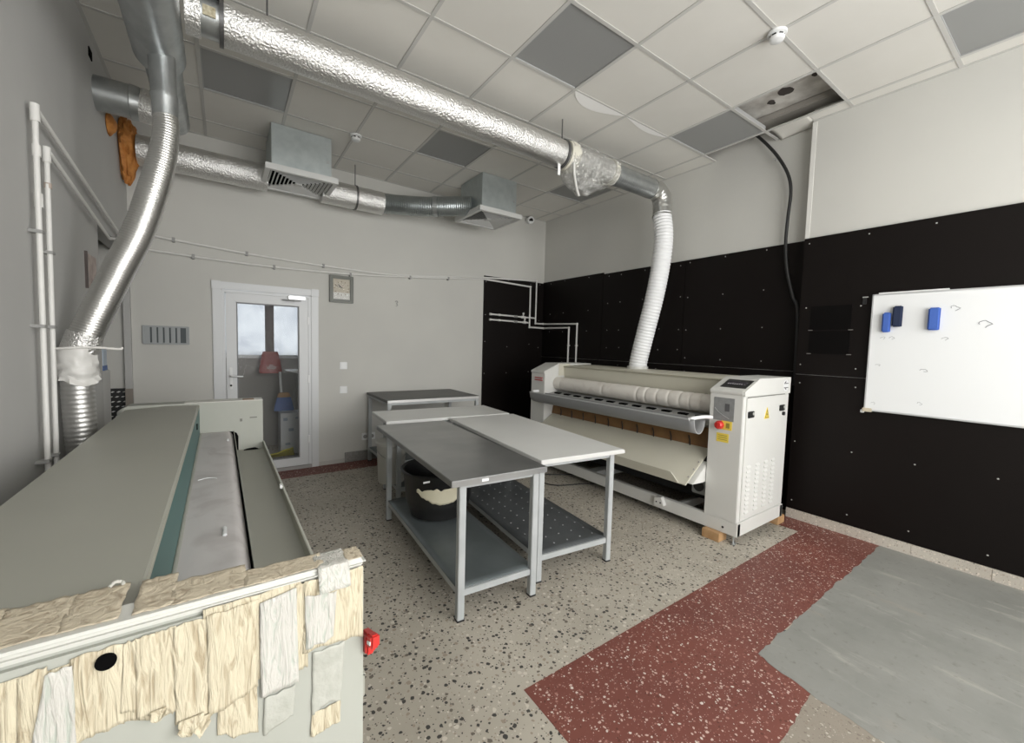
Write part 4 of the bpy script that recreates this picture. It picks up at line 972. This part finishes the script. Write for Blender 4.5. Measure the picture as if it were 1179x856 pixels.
# red emergency stop handle on its front
rp = thing('stop_lever', (.245, .83, .90), 'red plastic stop lever on the front side of the taped ironer', 'lever')
MB().prism([(.842, .838), (.885, .825), (.885, .872), (.842, .885)], 'x', .241, .262).build('lever_body', redp_m, rp, .005)
MB().prism([(.815, .868), (.846, .856), (.846, .886), (.815, .898)], 'x', .243, .262).build('lever_tip', redp_m, rp, .004)
MB().prism([(.818, .877), (.838, .869), (.838, .876), (.818, .885)], 'x', .2415, .2435).build('lever_slot', white_m, rp, 0)

# ------------------------------------------------------------------ newer white ironer on the right
MX0, MX1, MY0, MY1 = 3.21, 4.0, 1.49, 4.09
IN = thing('flatwork_ironer', (3.6, 2.8, .07), 'white flatwork ironer with padded roller and control cabinet along the black wall', 'ironing machine', 'flatwork ironers')
# base
MB().box(MX0, MX0+.05, MY0, MY1, .07, .175).build('base_rail', mach_m, IN, .004)
MB().box(MX1-.05, MX1, MY0, MY1, .07, .175).build('base_rail', mach_m, IN, .004)
for y0, y1 in ((MY0+.02, MY0+.08), (3.02, 3.14), (2.0, 2.04), (MY1-.06, MY1)): MB().box(MX0+.05, MX1-.05, y0, y1, .09, .16).build('cross_beam', mat('beam_grey', (.45, .46, .45), .5), IN, .004)
prof = [(MX0, .175), (MX1, .175), (MX1, 1.29), (3.43, 1.29), (MX0-.012, 1.195), (MX0-.012, 1.175), (MX0, 1.165)]
cc = MB().prism(prof, 'y', MY0+.012, MY0+.27).build('control_cabinet', mach_m, IN, .004)
MB().box(MX0+.006, MX1-.004, MY0, MY0+.013, .07, .180).build('base_cover', mach_m, cc, .003)
sp = MB().prism([(MX0+.045, .19), (MX1-.02, .19), (MX1-.02, 1.145), (MX0+.045, 1.145)], 'y', MY0+.003, MY0+.013).build('side_panel', mach_m, cc, .002)
MB().prism([(MX0+.0, 1.16), (MX1-.0, 1.153), (MX1, 1.29), (3.43, 1.29), (MX0-.008, 1.195)], 'y', MY0, MY0+.013).build('cap_panel', mach_m, cc, .002)
MB().box(MX0+.05, MX1-.1, MY0+.0005, MY0+.004, 1.147, 1.153).build('seam', mat('seam_dark', (.22, .22, .2), .7), cc, 0)
lv = MB()
for cx in (3.335, 3.48, 3.625, 3.755):
    for k in range(11):
        z = .235+.036*k
        lv.prism([(MY0+.003, z), (MY0-.006, z+.004), (MY0+.003, z+.022)], 'x', cx-.03, cx+.03)
lo = lv.build('louvres', mach_m, sp, 0, False); lo['kind'] = 'stuff'
for x, z in ((3.32, 1.017), (3.86, 1.035)):
    MB().box(x-.05, x+.045, MY0-.006, MY0+.003, z-.026, z+.026).build('latch', blackp_m, sp, .006)
    MB().tube([(x+.022, MY0-.010, z+.006), (x+.022, MY0-.004, z+.006)], .012, 12).build('latch_key', screw_m, sp)
MB().tube([(3.885, MY0-.012, .985), (3.885, MY0+.003, .985)], .016, 14).build('lock_barrel', blackp_m, sp)
wt_ = MB().prism([(3.545, .965), (3.63, .965), (3.588, 1.055)], 'y', MY0-.001, MY0+.003).build('warning_sign', yellow_m, sp, 0, False)
MB().prism([(3.555, .972), (3.62, .972), (3.588, 1.042)], 'y', MY0-.0018, MY0).build('sign_field', mat('sign_black', (.16, .12, .02), .5), wt_, 0, False)
MB().prism([(3.566, .978), (3.61, .978), (3.588, 1.026)], 'y', MY0-.0026, MY0).build('sign_inner', yellow_m, wt_, 0, False)
MB().prism([(3.592, 1.014), (3.580, .997), (3.588, .997), (3.583, .981), (3.597, 1.001), (3.589, 1.001)], 'y', MY0-.0034, MY0).build('lightning_bolt', blackp_m, wt_, 0, False)
stc = MB().tube([(3.905, MY0-.0015, 1.222), (3.905, MY0+.001, 1.222)], .05, 28).build('round_sticker', white_m, cc)
for (x0, x1, z0, z1) in ((3.865, 3.945, 1.236, 1.242), (3.865, 3.945, 1.200, 1.206)): MB().box(x0, x1, MY0-.0028, MY0, z0, z1).build('sticker_mark', blackp_m, stc, 0)
MB().prism([(3.87, 1.245), (3.90, 1.262), (3.895, 1.243)], 'y', MY0-.0028, MY0).build('sticker_mark', blackp_m, stc, 0, False)
MB().prism([(3.88, 1.198), (3.91, 1.183), (3.905, 1.199)], 'y', MY0-.0028, MY0).build('sticker_mark', blackp_m, stc, 0, False)
# front of the control cabinet
MB().box(MX0-.003, MX0+.001, 1.565, 1.725, .955, 1.135).build('foil_keypad', greyl_m, cc, .001)
kp = MB().box(MX0-.0045, MX0-.002, 1.60, 1.635, 1.03, 1.09).build('keypad_print', mat('keypad_dark', (.10, .10, .105), .5), cc, 0)
MB().tube(smooth_path([(MX0-.005, 1.715, 1.05), (MX0-.005, 1.67, 1.01), (MX0-.005, 1.60, .975)], 6), .002, 6).build('keypad_print', mat('keypad_pale', (.42, .43, .43), .4), cc)
yp = MB().box(MX0-.003, MX0+.001, 1.575, 1.655, .885, .955).build('switch_plate', yellow_m, cc, .001)
MB().box(MX0-.005, MX0-.002, 1.592, 1.620, .90, .94).build('plate_mark', mat('mark_olive', (.3, .25, .05), .5), yp, 0)
kb = MB().tube([(MX0+.001, 1.668, .918), (MX0-.018, 1.668, .918), (MX0-.036, 1.668, .918), (MX0-.042, 1.668, .918)], [.034, .033, .029, .023], 24).build('stop_knob', redp_m, cc)
MB().box(MX0-.046, MX0-.03, 1.661, 1.675, .892, .944).build('knob_bar', redp_m, kb, .003)
yl = MB().box(MX0-.002, MX0+.001, 1.595, 1.69, .785, .855).build('warning_label', yellow_m, cc, 0)
for k in range(3): MB().box(MX0-.003, MX0-.001, 1.607, 1.678, .803+.016*k, .808+.016*k).build('label_line', MATS['mark_olive'], yl, 0)
# control display on the slope
sl = Matrix.Translation((3.318, 1.62, 1.2425)) @ Matrix.Rotation(-math.atan2(.095, .232), 4, 'Y')
dp = MB().box(-.075, .07, -.11, .085, -.002, .006); dp.v = [tuple(sl @ Vector(p)) for p in dp.v]
dpo = dp.build('display', blackp_m, cc, .002)
sc = MB().box(-.03, .03, -.085, .06, .005, .0075); sc.v = [tuple(sl @ Vector(p)) for p in sc.v]; sc.build('screen', mat('screen_dark', (.05, .045, .055), .25), dpo, 0)
tx = MB()
for k in range(7): tx.box(-.022, -.008, -.06+.017*k, -.05+.017*k, .0072, .0082)
tx.v = [tuple(sl @ Vector(p)) for p in tx.v]; txo = tx.build('screen_text', mat('text_grey', (.35, .34, .36), .5), dpo, 0); txo['kind'] = 'stuff'
# far cabinet
fc = MB().prism(prof, 'y', MY1-.26, MY1).build('end_cabinet', mach_m, IN, .004)
for k in range(2): MB().box(MX0-.014, MX0-.0115 if k < 0 else MX0+.001, MY1-.22, MY1-.08, 1.105-.028*k, 1.118-.028*k).build('red_lettering', mat('letter_red', (.5, .1, .1), .5), fc, 0)
MB().box(3.43, 3.62, MY1-.262, MY1-.26, 1.14, 1.285).build('inner_plate', cream_m, fc, .001)
# hood between the cabinets
MB().prism([(3.55, 1.265), (3.94, 1.275), (3.97, 1.25), (3.97, .60), (3.60, .60), (3.60, 1.10), (3.525, 1.105), (3.515, 1.245)], 'y', MY0+.27, MY1-.26).build('hood', cream_m, IN, .004)
MB().box(3.505, 3.522, MY0+.27, MY1-.26, 1.242, 1.258).build('hood_edge', mat('cream_dark', (.36, .345, .27), .5), IN, .003)
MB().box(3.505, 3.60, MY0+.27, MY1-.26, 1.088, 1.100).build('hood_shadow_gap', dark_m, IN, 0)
MB().tube([(3.885, 3.0, 1.26), (3.885, 3.0, 1.30)], .115, 28).build('duct_collar', mach_m, IN)
# padded roller with cloth bands
P = resample([Vector((3.42, MY0+.275, 1.045)), Vector((3.42, MY1-.265, 1.045))], .0125)
seams = (.16, .26, .36, .47, .60, .72, .83, 1.28, 1.95)
def rr(p):
    s = p.y-MY0-.275; d = min(abs(s-q) for q in seams)
    return .079+.0012*n3((p.y*20, 0, 0), 1)-(.007 if d < .0065 else .002 if d < .013 else 0)
MB().tube(P, [rr(p) for p in P], 32).build('padded_roller', padcloth_m, IN)
# bed under the roller with dark slots, then finger guard
MB().prism([(3.25, .925), (3.44, .955), (3.44, .90), (3.27, .88)], 'y', MY0+.275, MY1-.265).build('feed_plate', mat('feed_grey', (.33, .335, .33), .4), IN, .003)
for k in range(12):
    y = MY0+.36+.165*k
    MB().box(3.30, 3.345, y, y+.085, .925, .947).build('feed_slot', dark_m, IN, 0)
def guardfn(u, v):
    a = math.radians(175+185*u)
    cx, cz, r = 3.145, .935, .078
    return (cx+r*math.cos(a), 1.80+(3.93-1.80)*v, cz+r*1.4*math.sin(a))
gd = MB().grid(guardfn, 18, 40).build('finger_guard', guard_m, IN, solid=.006)
MB().tube([(3.067, 1.80, .942), (3.067, 3.93, .942)], .007, 10).build('guard_rim', mat('rim_grey', (.42, .43, .43), .35), gd)
rim = [guardfn(u/24, 0) for u in range(25)]
MB().tube(rim, .0032, 8).build('guard_rim', mat('rim_clear', (.45, .46, .46), .3), gd)
MB().tube(smooth_path([(MX0+.01, 1.735, .965), (3.16, 1.77, .968), (3.09, 1.82, .955), (3.07, 1.85, .94)], 5), .015, 10).build('guard_arm', white_m, IN)
MB().box(3.12, MX0+.02, 3.93, 3.96, .93, .96).build('guard_arm', white_m, IN, .004)
# brown felt strip with hooks, catch tray
MB().prism([(3.37, .845), (3.38, .845), (3.345, .675), (3.335, .675)], 'y', MY0+.275, MY1-.265).build('felt_strip', brown_m, IN, 0)
for k in range(10):
    y = 1.98+.185*k
    MB().tube([(3.348, y+.03, .755), (3.338, y+.01, .715), (3.325, y, .675)], .0055, 6).build('hook', blackp_m, IN)
ty0, ty1 = 1.795, MY1-.28
MB().prism([(3.345, .685), (3.345, .677), (3.17, .56), (2.99, .432), (2.980, .432), (2.980, .440), (3.165, .570)], 'y', ty0, ty1).build('catch_tray', cream_m, IN, 0)
lp = MB(); lp.add([(2.980, ty0+.06, .434), (2.980, ty1, .434), (2.955, ty1, .515), (2.955, ty0+.12, .515), (2.985, ty0+.06, .436), (2.985, ty1, .436), (2.961, ty1, .517), (2.961, ty0+.12, .517)],
       [(0, 1, 2, 3), (7, 6, 5, 4), (0, 4, 5, 1), (1, 5, 6, 2), (2, 6, 7, 3), (3, 7, 4, 0)])
lp.build('tray_lip', cream_m, IN, 0)
for k in range(3):
    MB().tube([(3.04+.07*k, ty0+.012, .485+.05*k), (3.038+.07*k, ty0+.012, .493+.05*k)], .006, 8).build('tray_screw', clip_m, IN)
MB().prism([(3.03, .438), (3.25, .59), (3.25, .43), (3.16, .43)], 'y', 1.765, ty0+.05).build('tray_bracket', mach_m, IN, .003)
gm = MB().box(3.30, 3.42, 1.80, 1.93, .28, .42).build('gear_motor', mat('motor_grey', (.30, .31, .31), .5), IN, .008)
MB().tube([(3.300, 1.865, .35), (3.292, 1.865, .35)], .045, 24).build('motor_face', blackp_m, gm)
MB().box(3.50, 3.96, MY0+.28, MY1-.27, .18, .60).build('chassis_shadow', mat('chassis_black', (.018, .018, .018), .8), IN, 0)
hb = MB().prism([(2.10, .12), (2.20, .10), (2.20, .175), (2.13, .19)], 'x', MX0-.045, MX0).build('rail_bracket', mach_m, IN, .004)
for dy in (0, .04): MB().tube([(MX0-.047, 2.135+dy, .14), (MX0-.044, 2.135+dy, .14)], .007, 8).build('bolt_hole', blackp_m, hb)
MB().tube([(MX0-.002, 1.60, .115), (MX0+.001, 1.60, .115)], .009, 10).build('bolt_hole', blackp_m, IN)
for x in (MX0+.03,): MB().tube([(x, MY0+.04, .0), (x, MY0+.04, .012), (x, MY0+.04, .013), (x, MY0+.04, .075)], [.022, .022, .009, .009], 12).build('leveling_foot', steel_m, IN)
# wood blocks it stands on
def block(x0, x1, y0, y1, label): 
    tag(box('wood_block', wood_m, (x0, x1, y0, y1, 0, .0695), None, .003), label, 'wood block', 'wooden blocks under the white ironer')
block(3.16, 3.28, 1.60, 1.74, 'wooden block under the front of the control cabinet')
block(3.93, 4.06, 1.49, 1.60, 'wooden block under the rear of the control cabinet by the wall')
block(3.18, 3.30, 3.90, 4.02, 'wooden block under the far end of the white ironer')
fc2 = tag(MB().tube(smooth_path([(3.5, 3.35, .006), (3.25, 3.5, .006), (3.05, 3.6, .006), (2.88, 3.42, .006), (2.95, 3.25, .006), (3.2, 3.15, .006), (3.5, 3.0, .006)], 6), .006, 8).build('floor_cable', cable_m), 'thin black cable looping on the floor under the white ironer', 'cable')
